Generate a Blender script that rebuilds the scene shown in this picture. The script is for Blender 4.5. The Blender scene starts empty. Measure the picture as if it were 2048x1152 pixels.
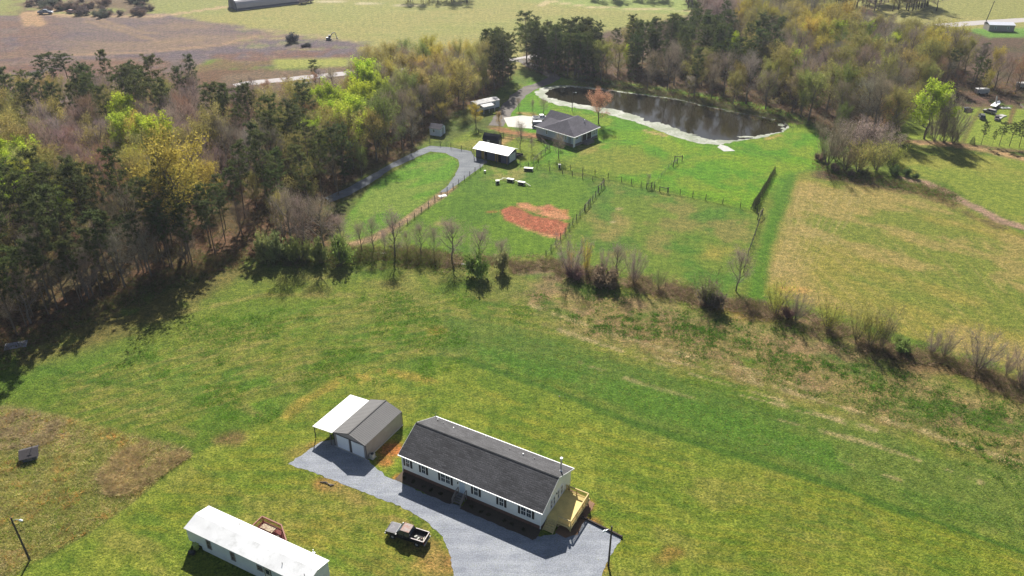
import bpy, math, random
import numpy as np
from mathutils import Vector
random.seed(7)
rng = np.random.default_rng(7)
SC = bpy.context.scene
COL = SC.collection
rad = math.radians

# ------------------------------------------------------------------ camera, world, sun, exposure
F, PITCH, CAMH = 1573.0, 0.5321, 81.04
cam = bpy.data.cameras.new('camera'); camo = bpy.data.objects.new('camera', cam); COL.objects.link(camo)
cam.sensor_width = 36; cam.lens = 36 * F / 2048; cam.clip_start = 1; cam.clip_end = 6000
camo.location = (0, 0, CAMH); camo.rotation_euler = (math.pi / 2 - PITCH, 0, 0)
SC.camera = camo
SUN_AZ, SUN_EL = -0.0888, 0.664
w = bpy.data.worlds.new('World'); SC.world = w; w.use_nodes = True
nt = w.node_tree; nt.nodes.clear()
sky = nt.nodes.new('ShaderNodeTexSky'); sky.sky_type = 'NISHITA'; sky.sun_disc = False
sky.sun_elevation = SUN_EL; sky.sun_rotation = SUN_AZ; sky.air_density = 1.0; sky.dust_density = 1.0; sky.ozone_density = 1.0
bg = nt.nodes.new('ShaderNodeBackground'); bg.inputs[1].default_value = 0.044
wo = nt.nodes.new('ShaderNodeOutputWorld'); nt.links.new(sky.outputs[0], bg.inputs[0]); nt.links.new(bg.outputs[0], wo.inputs[0])
sl = bpy.data.lights.new('sun', 'SUN'); sl.energy = 5.0; sl.angle = rad(0.55); sl.color = (1.0, 0.96, 0.89)
so = bpy.data.objects.new('sun', sl); COL.objects.link(so)
sdir = Vector((math.sin(SUN_AZ) * math.cos(SUN_EL), math.cos(SUN_AZ) * math.cos(SUN_EL), math.sin(SUN_EL)))
so.rotation_euler = sdir.to_track_quat('Z', 'Y').to_euler(); so.location = (0, 100, 120)
SC.view_settings.view_transform = 'Standard'; SC.view_settings.look = 'None'
SC.view_settings.exposure = 1.12; SC.view_settings.gamma = 1
SC.cycles.use_denoising = True; SC.cycles.denoiser = 'OPENIMAGEDENOISE'; SC.cycles.denoising_input_passes = 'RGB_ALBEDO_NORMAL'; SC.cycles.denoising_prefilter = 'ACCURATE'; SC.cycles.max_bounces = 6; SC.cycles.diffuse_bounces = 3; SC.cycles.glossy_bounces = 2
SC.cycles.transmission_bounces = 4; SC.cycles.volume_bounces = 0; SC.cycles.transparent_max_bounces = 4

# ------------------------------------------------------------------ survey: photo position -> point on the ground
_fw = np.array([0, math.cos(PITCH), -math.sin(PITCH)]); _up = np.array([0, math.sin(PITCH), math.cos(PITCH)]); _rt = np.array([1., 0, 0])
def G(px, py, z=0.0):
    d = _fw + _rt * (px - 1024) / F - _up * (py - 576) / F
    t = (z - CAMH) / d[2]
    return np.array([0, 0, CAMH]) + d * t
def P(x, y, z=0.0):
    v = np.array([x, y, z - CAMH]); k = v @ _fw
    return 1024 + F * (v @ _rt) / k, 576 - F * (v @ _up) / k
def height_for(px, py, top):
    g = G(px, py); lo, hi = 0.0, 60.0
    for _ in range(30):
        m = (lo + hi) / 2
        if P(g[0], g[1], m)[1] > top: lo = m
        else: hi = m
    return lo

# ------------------------------------------------------------------ materials
def lin(c): return tuple((v / 255 / 12.92) if v <= 10 else ((v / 255 + 0.055) / 1.055) ** 2.4 for v in c)
class N:
    def __init__(s, name):
        s.m = bpy.data.materials.new(name); s.m.use_nodes = True; s.t = s.m.node_tree; s.t.nodes.clear()
    def n(s, t, **k):
        x = s.t.nodes.new(t)
        for a, b in k.items():
            if a.startswith('i_'): x.inputs[a[2:]].default_value = b
            elif a.startswith('j'): x.inputs[int(a[1:])].default_value = b
            else: setattr(x, a, b)
        return x
    def l(s, a, b): s.t.links.new(a, b)
def mixc(q, fac, a, b, mode='MIX'):
    x = q.n('ShaderNodeMix', data_type='RGBA', blend_type=mode)
    for sock, v in ((x.inputs[0], fac), (x.inputs[6], a), (x.inputs[7], b)):
        if hasattr(v, 'is_output'): q.l(v, sock)
        elif isinstance(v, tuple): sock.default_value = v + (1,) if len(v) == 3 else v
        else: sock.default_value = v
    return x.outputs[2]
def noise(q, vec, scale, detail=4, rough=0.55):
    x = q.n('ShaderNodeTexNoise'); x.inputs['Scale'].default_value = scale; x.inputs['Detail'].default_value = detail; x.inputs['Roughness'].default_value = rough
    if vec is not None: q.l(vec, x.inputs['Vector'])
    return x.outputs['Fac']
def ramp(q, f, a, b, c0=(0, 0, 0, 1), c1=(1, 1, 1, 1)):
    x = q.n('ShaderNodeValToRGB'); q.l(f, x.inputs[0])
    x.color_ramp.elements[0].position = a; x.color_ramp.elements[1].position = b
    x.color_ramp.elements[0].color = c0; x.color_ramp.elements[1].color = c1
    return x.outputs[0]
_cache = {}
def mat(name, col, rough=0.7, ns=2.0, na=0.18, bump=0.0, metal=0.0, bs=None, spec=0.4, wear=None, ws=0.8, wt=0.55):
    """plain surface: base colour broken by two noises, optional second colour (wear) in patches, bump"""
    if name in _cache: return _cache[name]
    q = N(name); tc = q.n('ShaderNodeTexCoord').outputs['Object']
    n1 = noise(q, tc, ns, 5, 0.65); n2 = noise(q, tc, ns * 7, 3, 0.6)
    c = lin(col) if max(col) > 1.5 else tuple(col)
    base = mixc(q, ramp(q, n1, 0.3, 0.7), tuple(v * (1 - na) for v in c), tuple(min(1, v * (1 + na)) for v in c))
    base = mixc(q, ramp(q, n2, 0.35, 0.65), base, tuple(v * (1 - na * 0.8) for v in c)) if na > 0.1 else base
    if wear is not None:
        wc = lin(wear) if max(wear) > 1.5 else tuple(wear)
        base = mixc(q, ramp(q, noise(q, tc, ws, 6, 0.7), wt - 0.05, wt + 0.07), base, wc)
    p = q.n('ShaderNodeBsdfPrincipled'); q.l(base, p.inputs['Base Color'])
    p.inputs['Roughness'].default_value = rough; p.inputs['Metallic'].default_value = metal; p.inputs['Specular IOR Level'].default_value = spec
    if bump:
        b = q.n('ShaderNodeBump'); b.inputs['Strength'].default_value = bump; b.inputs['Distance'].default_value = 0.05
        q.l(noise(q, tc, bs or ns * 6, 4, 0.6), b.inputs['Height']); q.l(b.outputs[0], p.inputs['Normal'])
    o = q.n('ShaderNodeOutputMaterial'); q.l(p.outputs[0], o.inputs[0])
    _cache[name] = q.m; return q.m
def lined(name, col, axis, period, depth=0.02, rough=0.6, dark=0.75, duty=0.12, metal=0.0, na=0.1, ns=1.2):
    """surface with parallel lines (siding laps, boards) along an object axis"""
    if name in _cache: return _cache[name]
    q = N(name); tc = q.n('ShaderNodeTexCoord').outputs['Object']
    sp = q.n('ShaderNodeSeparateXYZ'); q.l(tc, sp.inputs[0])
    m = q.n('ShaderNodeMath', operation='MULTIPLY'); q.l(sp.outputs[axis], m.inputs[0]); m.inputs[1].default_value = 1 / period
    fr = q.n('ShaderNodeMath', operation='FRACT'); q.l(m.outputs[0], fr.inputs[0])
    c = lin(col); n1 = noise(q, tc, ns, 5, 0.65)
    base = mixc(q, ramp(q, n1, 0.3, 0.7), tuple(v * (1 - na) for v in c), tuple(min(1, v * (1 + na)) for v in c))
    base = mixc(q, ramp(q, fr.outputs[0], duty, duty + 0.05, (1, 1, 1, 1), (0, 0, 0, 1)), base, tuple(v * dark for v in c))
    p = q.n('ShaderNodeBsdfPrincipled'); q.l(base, p.inputs['Base Color']); p.inputs['Roughness'].default_value = rough; p.inputs['Metallic'].default_value = metal
    b = q.n('ShaderNodeBump'); b.inputs['Strength'].default_value = 0.5; b.inputs['Distance'].default_value = depth
    q.l(fr.outputs[0], b.inputs['Height']); q.l(b.outputs[0], p.inputs['Normal'])
    o = q.n('ShaderNodeOutputMaterial'); q.l(p.outputs[0], o.inputs[0]); _cache[name] = q.m; return q.m
def shingles(name, col, sx=0.9, sy=0.28, var=0.45):
    if name in _cache: return _cache[name]
    q = N(name); tc = q.n('ShaderNodeTexCoord').outputs['Object']
    mp = q.n('ShaderNodeMapping'); q.l(tc, mp.inputs[0]); 
    b = q.n('ShaderNodeTexBrick'); q.l(mp.outputs[0], b.inputs[0]); c = lin(col)
    b.inputs['Scale'].default_value = 1; b.inputs['Brick Width'].default_value = sx; b.inputs['Row Height'].default_value = sy
    b.inputs['Mortar Size'].default_value = 0.03; b.inputs['Mortar Smooth'].default_value = 0.2
    b.inputs['Color1'].default_value = tuple(v * (1 - var) for v in c) + (1,); b.inputs['Color2'].default_value = tuple(v * (1 + var) for v in c) + (1,)
    b.inputs['Mortar'].default_value = tuple(v * 0.35 for v in c) + (1,)
    base = mixc(q, ramp(q, noise(q, tc, 0.35, 5, 0.65), 0.35, 0.7), b.outputs[0], tuple(v * 1.8 for v in c))
    base = mixc(q, 0.3, base, b.outputs[0])
    base = mixc(q, ramp(q, noise(q, tc, 9, 2), 0.4, 0.62), base, tuple(v * 0.6 for v in c))
    p = q.n('ShaderNodeBsdfPrincipled'); q.l(base, p.inputs['Base Color']); p.inputs['Roughness'].default_value = 0.85; p.inputs['Specular IOR Level'].default_value = 0.25
    bm = q.n('ShaderNodeBump'); bm.inputs['Strength'].default_value = 0.6; bm.inputs['Distance'].default_value = 0.03
    q.l(b.outputs['Fac'], bm.inputs['Height']); bm.invert = True; q.l(bm.outputs[0], p.inputs['Normal'])
    o = q.n('ShaderNodeOutputMaterial'); q.l(p.outputs[0], o.inputs[0]); _cache[name] = q.m; return q.m
def leaf_mat(name, source, trans=0.35):
    """foliage: colour from the object's own colour ('obj') or a face colour layer ('tint')"""
    q = N(name)
    if source == 'obj': c = q.n('ShaderNodeObjectInfo').outputs['Color']
    else: c = q.n('ShaderNodeAttribute', attribute_name='tint').outputs['Color']
    tc = q.n('ShaderNodeTexCoord').outputs['Object']
    c = mixc(q, 0.75, c, ramp(q, noise(q, tc, 0.55, 3, 0.6), 0.3, 0.7, (0.62, 0.6, 0.58, 1), (1.35, 1.35, 1.2, 1)), 'MULTIPLY')
    c = mixc(q, 0.6, c, ramp(q, noise(q, tc, 3.5, 2, 0.6), 0.3, 0.7, (0.6, 0.6, 0.6, 1), (1.4, 1.4, 1.4, 1)), 'MULTIPLY')
    d = q.n('ShaderNodeBsdfDiffuse'); t = q.n('ShaderNodeBsdfTranslucent'); q.l(c, d.inputs[0]); q.l(c, t.inputs[0])
    m = q.n('ShaderNodeMixShader'); m.inputs[0].default_value = trans; q.l(d.outputs[0], m.inputs[1]); q.l(t.outputs[0], m.inputs[2])
    o = q.n('ShaderNodeOutputMaterial'); q.l(m.outputs[0], o.inputs[0]); return q.m
LEAF = leaf_mat('crown foliage', 'obj', 0.45)
TWIG = leaf_mat('crown twigs', 'obj', 0.25)
TUFT = leaf_mat('grass blades', 'tint', 0.5)
BARK = mat('bark', (0.16, 0.13, 0.105), 0.9, 1.5, 0.3, 0.5)
PBARK = mat('pine bark', (0.15, 0.11, 0.08), 0.9, 1.5, 0.3, 0.5)

# ------------------------------------------------------------------ mesh builders and tagging
def tag(o, label=None, cat=None, group=None, kind=None):
    if label: o['label'] = label
    if cat: o['category'] = cat
    if group: o['group'] = group
    if kind: o['kind'] = kind
    return o
def empty(name, loc, rz, label, cat, group=None):
    o = bpy.data.objects.new(name, None); COL.objects.link(o); o.location = loc; o.rotation_euler = (0, 0, rz); o.empty_display_size = 0.3
    return tag(o, label, cat, group)
class MB:
    def __init__(s): s.v = []; s.f = []; s.mi = []; s.cur = 0
    def face(s, *pts):
        k = len(s.v); s.v += [tuple(p) for p in pts]; s.f.append(tuple(range(k, k + len(pts)))); s.mi.append(s.cur); return s
    def poly(s, vs, fs):
        k = len(s.v); s.v += [tuple(p) for p in vs]
        for f in fs: s.f.append(tuple(i + k for i in f)); s.mi.append(s.cur)
        return s
    def box(s, x0, x1, y0, y1, z0, z1):
        vs = [(x, y, z) for z in (z0, z1) for y in (y0, y1) for x in (x0, x1)]
        return s.poly(vs, [(0, 2, 3, 1), (4, 5, 7, 6), (0, 1, 5, 4), (2, 6, 7, 3), (0, 4, 6, 2), (1, 3, 7, 5)])
    def bar(s, p, q, w, h=None):
        """square bar between two points"""
        h = h or w; p = Vector(p); q = Vector(q); d = (q - p).normalized()
        a = d.cross(Vector((0, 0, 1)));
        if a.length < 1e-3: a = Vector((1, 0, 0))
        a.normalize(); b = d.cross(a).normalized(); a = a * w / 2; b = b * h / 2
        vs = [p - a - b, p + a - b, p + a + b, p - a + b, q - a - b, q + a - b, q + a + b, q - a + b]
        return s.poly(vs, [(0, 3, 2, 1), (4, 5, 6, 7), (0, 1, 5, 4), (1, 2, 6, 5), (2, 3, 7, 6), (3, 0, 4, 7)])
    def tube(s, pts, rs, n=8, caps=True):
        pts = [Vector(p) for p in pts]; k0 = len(s.v)
        if not hasattr(rs, '__len__'): rs = [rs] * len(pts)
        for i, p in enumerate(pts):
            d = (pts[min(i + 1, len(pts) - 1)] - pts[max(i - 1, 0)]).normalized()
            a = d.cross(Vector((0.13, 0.97, 0.21))); a = a if a.length > 1e-2 else d.cross(Vector((1, 0, 0))); a.normalize(); b = d.cross(a)
            for j in range(n):
                t = 2 * math.pi * j / n; s.v.append(tuple(p + (a * math.cos(t) + b * math.sin(t)) * rs[i]))
        for i in range(len(pts) - 1):
            for j in range(n):
                s.f.append((k0 + i * n + j, k0 + i * n + (j + 1) % n, k0 + (i + 1) * n + (j + 1) % n, k0 + (i + 1) * n + j)); s.mi.append(s.cur)
        if caps:
            s.f.append(tuple(range(k0, k0 + n))); s.f.append(tuple(range(k0 + (len(pts) - 1) * n, k0 + len(pts) * n))); s.mi += [s.cur] * 2
        return s
    def prism(s, prof, axis, a, b):
        """profile polygon of 2D points, extruded from a to b along axis 'x' or 'y' or 'z'"""
        n = len(prof)
        def pt(u, v, t): return {'x': (t, u, v), 'y': (u, t, v), 'z': (u, v, t)}[axis]
        vs = [pt(u, v, a) for u, v in prof] + [pt(u, v, b) for u, v in prof]
        return s.poly(vs, [tuple(range(n))[::-1], tuple(range(n, 2 * n))] + [(i, (i + 1) % n, n + (i + 1) % n, n + i) for i in range(n)])
    def slab(s, p0, p1, p2, p3, t):
        P4 = [Vector(p) for p in (p0, p1, p2, p3)]; n = (P4[1] - P4[0]).cross(P4[3] - P4[0]).normalized()
        if n.z < 0: n = -n
        vs = P4 + [p - n * t for p in P4]
        return s.poly(vs, [(0, 1, 2, 3), (7, 6, 5, 4)] + [(i, i + 4, (i + 1) % 4 + 4, (i + 1) % 4) for i in range(4)])
    def tris(s, A, B, C):
        k = len(s.v); n = len(A); V = np.stack([A, B, C], 1).reshape(-1, 3); s.v += [tuple(p) for p in V.tolist()]
        s.f += [(k + 3 * i, k + 3 * i + 1, k + 3 * i + 2) for i in range(n)]; s.mi += [s.cur] * n; return s
    def mesh(s, name, mats):
        me = bpy.data.meshes.new(name); me.from_pydata(s.v, [], s.f); 
        for m in (mats if isinstance(mats, (list, tuple)) else [mats]): me.materials.append(m)
        if any(s.mi): me.polygons.foreach_set('material_index', s.mi)
        me.update(); return me
    def build(s, name, mats, parent=None, bevel=0, smooth=False, fix=True):
        me = s.mesh(name, mats)
        if fix:
            import bmesh
            bm = bmesh.new(); bm.from_mesh(me); bmesh.ops.recalc_face_normals(bm, faces=bm.faces); bm.to_mesh(me); bm.free()
        if smooth: me.polygons.foreach_set('use_smooth', [True] * len(me.polygons))
        o = bpy.data.objects.new(name, me); COL.objects.link(o)
        if parent: o.parent = parent
        if bevel:
            b = o.modifiers.new('b', 'BEVEL'); b.width = bevel; b.segments = 2; b.limit_method = 'ANGLE'
        return o
def copy_tree(o, parent=None):
    c = o.copy(); COL.objects.link(c)
    if parent: c.parent = parent
    for ch in list(o.children): copy_tree(ch, c)
    return c

# ------------------------------------------------------------------ value noise for the ground
_L = rng.random((256, 256))
def vnoise(x, y):
    xi = np.floor(x).astype(int); yi = np.floor(y).astype(int); fx = x - xi; fy = y - yi
    fx = fx * fx * (3 - 2 * fx); fy = fy * fy * (3 - 2 * fy); xi &= 255; yi &= 255; x1 = (xi + 1) & 255; y1 = (yi + 1) & 255
    return (_L[xi, yi] * (1 - fx) + _L[x1, yi] * fx) * (1 - fy) + (_L[xi, y1] * (1 - fx) + _L[x1, y1] * fx) * fy
def fbm(x, y, s, o=4, seed=0.0):
    r = 0; a = 0.5; t = 0; x = x / s + seed * 17.3; y = y / s + seed * 9.1
    for _ in range(o): r = r + a * vnoise(x, y); t += a; a *= 0.55; x = x * 2.03 + 5.1; y = y * 2.03 + 1.7
    return r / t
def sstep(x, a, b): t = np.clip((x - a) / (b - a), 0, 1); return t * t * (3 - 2 * t)

# ------------------------------------------------------------------ ground sheet
K = 0.50
ys = [-60.0]
while ys[-1] < 2480:
    y = ys[-1]
    if y < 36: d = 4
    elif y < 620: d = 0.30 * (y * y + 6560) / 11460
    else: d = 40
    ys.append(y + d)
ys = np.array(ys); NC = 780
tt = np.linspace(-1, 1, NC); hw = np.maximum(110, 0.80 * ys + 60)
X = (hw[:, None] * tt[None, :]).ravel(); Y = np.repeat(ys, NC)
GC = np.zeros((len(X), 3)); GR = np.zeros(len(X))        # colour, tuftiness
WN = (fbm(X, Y, 6.0, 3, 1) - 0.5) * 2; WF = (fbm(X, Y, 1.4, 3, 2) - 0.5) * 2
def base(col): GC[:] = lin(col)
def _dist(xs, ys_, pts, closed):
    d = np.full(len(xs), 1e9); ins = np.zeros(len(xs), bool); n = len(pts)
    for i in range(n if closed else n - 1):
        ax, ay = pts[i]; bx, by = pts[(i + 1) % n]; dx, dy = bx - ax, by - ay
        t = np.clip(((xs - ax) * dx + (ys_ - ay) * dy) / (dx * dx + dy * dy + 1e-9), 0, 1)
        d = np.minimum(d, np.hypot(xs - ax - t * dx, ys_ - ay - t * dy))
        if closed:
            c = ((ay > ys_) != (by > ys_)); ins ^= c & (xs < (bx - ax) * (ys_ - ay) / ((by - ay) or 1e-9) + ax)
    return d, ins
def paint(px, col, soft=1.5, amt=1.0, warp=1.5, width=None, rough=None, patch=None, ps=8.0, seed=3.0, stretch=None, world=False, pw=0.07):
    """colour a region of the ground: closed outline, or a stroke when width is given; patch breaks it up into blotches"""
    pts = [tuple(p) if world else tuple(G(*p)[:2]) for p in px]; a = np.array(pts); m = (width or 0) / 2 + soft + warp * 2 + 1
    sel = np.where((X > a[:, 0].min() - m) & (X < a[:, 0].max() + m) & (Y > a[:, 1].min() - m) & (Y < a[:, 1].max() + m))[0]
    if not len(sel): return
    xs, yy = X[sel], Y[sel]; d, ins = _dist(xs, yy, pts, width is None)
    sd = (width / 2 - d) if width is not None else np.where(ins, d, -d)
    wgt = sstep(sd + warp * WN[sel] + 0.35 * warp * WF[sel], -soft, soft) * amt
    if patch is not None:
        if stretch:
            ca, sa, k = math.cos(stretch[0]), math.sin(stretch[0]), stretch[1]
            u, v = (xs * ca + yy * sa) / k, (-xs * sa + yy * ca)
        else: u, v = xs, yy
        wgt = wgt * sstep(fbm(u, v, ps, 5, seed), patch - pw, patch + pw)
    wgt = wgt[:, None]; GC[sel] = GC[sel] * (1 - wgt) + np.array(lin(col)) * wgt
    if rough is not None: GR[sel] = GR[sel] * (1 - wgt[:, 0]) + rough * wgt[:, 0]

BIG = [(-900, -150), (2900, -150), (2900, 1500), (-900, 1500)]
base((118, 138, 52)); GR[:] = 0.55
ALLW = [(-400, 30), (400, 30), (600, 600), (-600, 600)]
paint(ALLW, (92, 126, 40), 1, 0.7, 0, patch=0.52, ps=14, seed=5, world=True)
paint(ALLW, (142, 142, 78), 1, 0.55, 0, patch=0.60, ps=9, seed=8, world=True)
# far fields
paint([(-900, -140), (2900, -140), (2900, 60), (1100, 140), (700, 130), (-900, 60)], (160, 160, 96), 3, 1, 2, rough=0.1)
paint([(500, -60), (1420, -60), (1400, 25), (1240, 60), (700, 80)], (150, 160, 88), 10, 0.6, 6, patch=0.5, ps=60, seed=2, stretch=(0.2, 4))
paint([(1040, 0), (1400, -10), (1400, 30), (1200, 18)], (140, 175, 90), 6, 0.6, 3)
paint([(-900, -80), (250, -80), (360, -30), (450, -40), (600, -60), (440, 30), (180, 30), (0, 38), (-900, 60)], (148, 156, 92), 4, 1, 3)
plowed = [(-900, 40), (60, 30), (330, 28), (400, 42), (520, 58), (640, 72), (720, 84), (715, 118), (560, 124), (420, 118), (300, 190), (0, 300), (-900, 500)]
paint(plowed, (126, 112, 110), 1.5, 1, 2.0, rough=0.15)
paint(plowed, (106, 98, 112), 4, 0.75, 6, patch=0.5, ps=30, seed=4, stretch=(0.15, 2.5))
paint(plowed, (148, 128, 108), 4, 0.7, 6, patch=0.58, ps=22, seed=9, stretch=(0.1, 2.5))
paint([(-600, 40), (90, 22), (120, 60), (60, 140), (-100, 230), (-600, 300)], (132, 104, 88), 12, 0.6, 8, patch=0.45, ps=18, seed=6)
paint([(0, 130), (200, 120), (420, 108), (700, 92), (720, 120), (560, 132), (420, 150), (250, 170), (0, 190), (-300, 220), (-300, 150)], (128, 96, 78), 6, 0.75, 6, patch=0.42, ps=14, seed=7)
paint([(20, -20), (260, -20), (300, 12), (280, 30), (120, 32), (30, 28)], (118, 96, 84), 5, 0.85, 5, patch=0.35, ps=12, seed=11)
for st, wd, cc in (([(60, 26), (180, 34), (330, 31), (450, 14)], 5, (196, 172, 138)), ([(200, 40), (290, 66), (390, 72), (520, 75), (640, 78)], 3, (160, 138, 112)),
                   ([(150, 110), (300, 104), (440, 90), (515, 72)], 3.5, (172, 146, 118)), ([(170, 42), (240, 60), (320, 84), (400, 80)], 3, (158, 136, 112)),
                   ([(520, 60), (640, 74), (712, 84)], 2.5, (176, 168, 118)), ([(70, 50), (60, 26), (110, 22)], 9, (190, 160, 124))):
    paint([(a, b) for a, b in st], cc, 1.2, 0.8, 1.0, width=wd)
paint([(590, 6), (660, 3), (800, 10), (920, 8)], (208, 200, 170), 0.8, 0.9, 0.5, width=3)
paint([(1080, 12), (1098, 2), (1180, 14), (1400, 22)], (205, 190, 150), 1, 0.8, 1, width=4)
for k in range(26):
    y0 = 46 + k * 5.5; paint([(-200, y0 + 30), (120, y0 + 4 * math.sin(k)), (360, y0 + 2), (560, y0 + 8)], (150, 134, 116) if k % 2 else (100, 90, 104), 0.8, 0.45, 2.5, width=1.6, patch=0.48, ps=9, seed=k + 3)
for k in range(22):
    y0 = 14 + k * 4.5; paint([(480, y0 - 14), (800, y0 - 6), (1100, y0), (1400, y0 + 3)], (172, 172, 110) if k % 2 else (134, 150, 78), 0.8, 0.45, 2.5, width=2.0, patch=0.48, ps=12, seed=k + 9)
# woodland floors
paint([(-300, 900), (-60, 730), (0, 700), (110, 650), (200, 612), (300, 570), (400, 535), (480, 515), (560, 512), (640, 500), (690, 485), (700, 430), (650, 425), (690, 375), (760, 335),
       (830, 300), (860, 262), (900, 232), (985, 190), (1035, 140), (1010, 118), (720, 120), (600, 140), (420, 140), (240, 190), (0, 240), (-300, 300)], (118, 92, 70), 2, 1, 2.5, rough=0.5)
paint([(-300, 900), (0, 700), (400, 535), (700, 430), (900, 232), (1035, 140), (600, 140), (0, 240), (-300, 300)], (92, 88, 52), 3, 0.7, 4, patch=0.52, ps=9, seed=12)
paint([(440, 150), (700, 128), (860, 122), (860, 135), (700, 165), (450, 190)], (128, 112, 92), 3, 0.8, 3)
paint([(540, 118), (700, 116), (705, 132), (560, 138)], (160, 168, 84), 2, 1, 1.5)
rw = [(1045, 130), (1180, 152), (1250, 168), (1320, 180), (1420, 196), (1500, 215), (1560, 232), (1640, 252), (1700, 285), (1800, 262), (1850, 215), (1905, 196), (2048, 204), (2300, 215), (2300, 60), (1960, 62), (1400, 10), (1380, 30), (1230, 60), (1050, 90)]
paint(rw, (104, 86, 70), 2, 1, 2.5, rough=0.5)
paint(rw, (84, 84, 50), 3, 0.6, 4, patch=0.55, ps=10, seed=13)
paint([(1820, 20), (1990, 40), (2200, 44), (2300, -60), (1700, -60), (1600, 0)], (150, 155, 88), 3, 1, 3)
paint([(1930, 58), (2048, 55), (2200, 60), (2200, 72), (1980, 76)], (110, 160, 60), 2, 0.9, 1.5)
paint([(1800, 208), (1850, 196), (2048, 200), (2300, 205), (2300, 222), (1850, 222)], (112, 86, 78), 1.5, 0.9, 2.0, patch=0.4, ps=6, seed=5)
# strip of meadow on the wood side (shaded leaf litter)
paint([(-300, 930), (0, 760), (180, 700), (330, 640), (430, 585), (500, 545), (470, 520), (300, 575), (0, 700), (-300, 860)], (120, 112, 62), 4, 0.85, 3, patch=0.42, ps=6, seed=2)
paint([(480, 560), (700, 570), (1080, 600), (1080, 560), (900, 545), (700, 540), (520, 540)], (138, 134, 74), 5, 0.6, 4, patch=0.5, ps=7, seed=4)
paint([(0, 770), (200, 760), (380, 830), (560, 850), (600, 780), (450, 700), (300, 690), (120, 720)], (98, 138, 46), 5, 0.6, 4, patch=0.45, ps=9, seed=14)
paint([(560, 850), (900, 745), (880, 600), (500, 600), (350, 680), (300, 800)], (100, 140, 44), 6, 0.55, 5, patch=0.5, ps=10, seed=24)
# meadow arcs and tan streaks
for a, b in (([(690, 740), (560, 760), (470, 800), (540, 850)], 1.2), ([(600, 700), (760, 690), (1000, 720)], 1.4), ([(200, 790), (330, 850), (480, 900)], 1.2),
             ([(60, 850), (220, 880), (350, 930)], 0.8), ([(1000, 700), (1150, 690), (1400, 740), (1650, 830), (2048, 1000)], 1.2), ([(1100, 780), (1400, 850), (1700, 930), (2048, 1060)], 0.7),
             ([(980, 690), (1300, 705), (1560, 790), (2048, 930)], 0.9), ([(300, 640), (520, 590), (760, 590)], 1.5)):
    paint(a, (160, 150, 90), 0.6, 0.55, 0.8, width=b, patch=0.42, ps=3, seed=b)
for k in range(30):
    t = k / 29.0; paint([(120 + 60 * t, 760 + 130 * t), (330 + 40 * t, 690 + 150 * t), (600, 620 + 150 * t), (900 - 20 * t, 590 + 125 * t), (1250, 640 + 170 * t), (1700, 740 + 190 * t), (2100, 870 + 210 * t)], ((158, 150, 88), (84, 120, 42), (140, 146, 66))[k % 3], 0.3, 0.6, 0.8, width=0.6 + .5 * (k % 3), patch=0.47, ps=4, seed=k + 70)
gb = [(935, 708), (1100, 762), (1270, 835), (1450, 892), (1620, 942), (1850, 1026), (2300, 1175), (2300, 1080), (2048, 950), (1800, 880), (1600, 820), (1400, 760), (1200, 700), (1000, 650), (900, 640), (880, 700)]
paint(gb, (90, 126, 50), 2.0, 0.8, 3.0, rough=0.5)
paint(gb, (116, 136, 62), 3.0, 0.7, 3.0, patch=0.52, ps=6, seed=91, stretch=(-0.4, 2.5))
# right hand rough band with weeds
band = [(1090, 545), (1200, 575), (1300, 600), (1450, 635), (1600, 665), (1750, 720), (1900, 775), (2300, 900), (2300, 1050), (1950, 890), (1700, 815), (1450, 745), (1250, 690), (1120, 640), (1050, 590)]
paint(band, (160, 146, 98), 4, 0.92, 4, rough=1.0, patch=0.34, ps=9, seed=15)
paint(band, (84, 122, 40), 4, 0.85, 4, rough=1.0, patch=0.53, ps=6, seed=16, stretch=(-0.35, 2.2))
paint(band, (160, 132, 106), 3, 0.6, 4, patch=0.60, ps=5, seed=17)
paint([(1120, 620), (1300, 600), (1450, 640), (1430, 700), (1250, 690)], (158, 140, 98), 3, 0.6, 3, patch=0.45, ps=4, seed=27)
paint([(1260, 560), (1500, 610), (1640, 655), (1500, 640), (1300, 590)], (170, 146, 80), 2.0, 0.7, 2.0, patch=0.4, ps=6, seed=19)
for k, (a, am) in enumerate((([(1140, 640), (1300, 690), (1480, 745), (1640, 800), (1850, 860), (2060, 940)], .8), ([(1120, 660), (1250, 705), (1420, 760), (1560, 800)], .7), ([(1480, 790), (1640, 830), (1760, 862)], .8), ([(1200, 690), (1400, 735), (1600, 790), (1800, 850), (2048, 925)], .7), ([(1560, 840), (1750, 890), (1960, 965)], .6), ([(1330, 700), (1480, 735), (1640, 785)], .8),
                    ([(1160, 725), (1290, 770), (1400, 800)], .5), ([(1500, 870), (1660, 915), (1800, 960)], .6), ([(1060, 610), (1200, 660), (1400, 715)], .6))):
    paint(a, (184, 170, 126), 0.25, am + .15, 0.5, width=0.8, patch=0.44, ps=2.5, seed=k + 140)
paint([(1780, 730), (1960, 775), (2200, 860), (2200, 800), (1960, 740), (1850, 715)], (134, 104, 82), 2.0, 0.8, 2.0, patch=0.35, ps=5, seed=20)
paint([(1080, 530), (1150, 545), (1120, 560), (1030, 548)], (146, 124, 104), 1.0, 0.85, 1.0)
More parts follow.
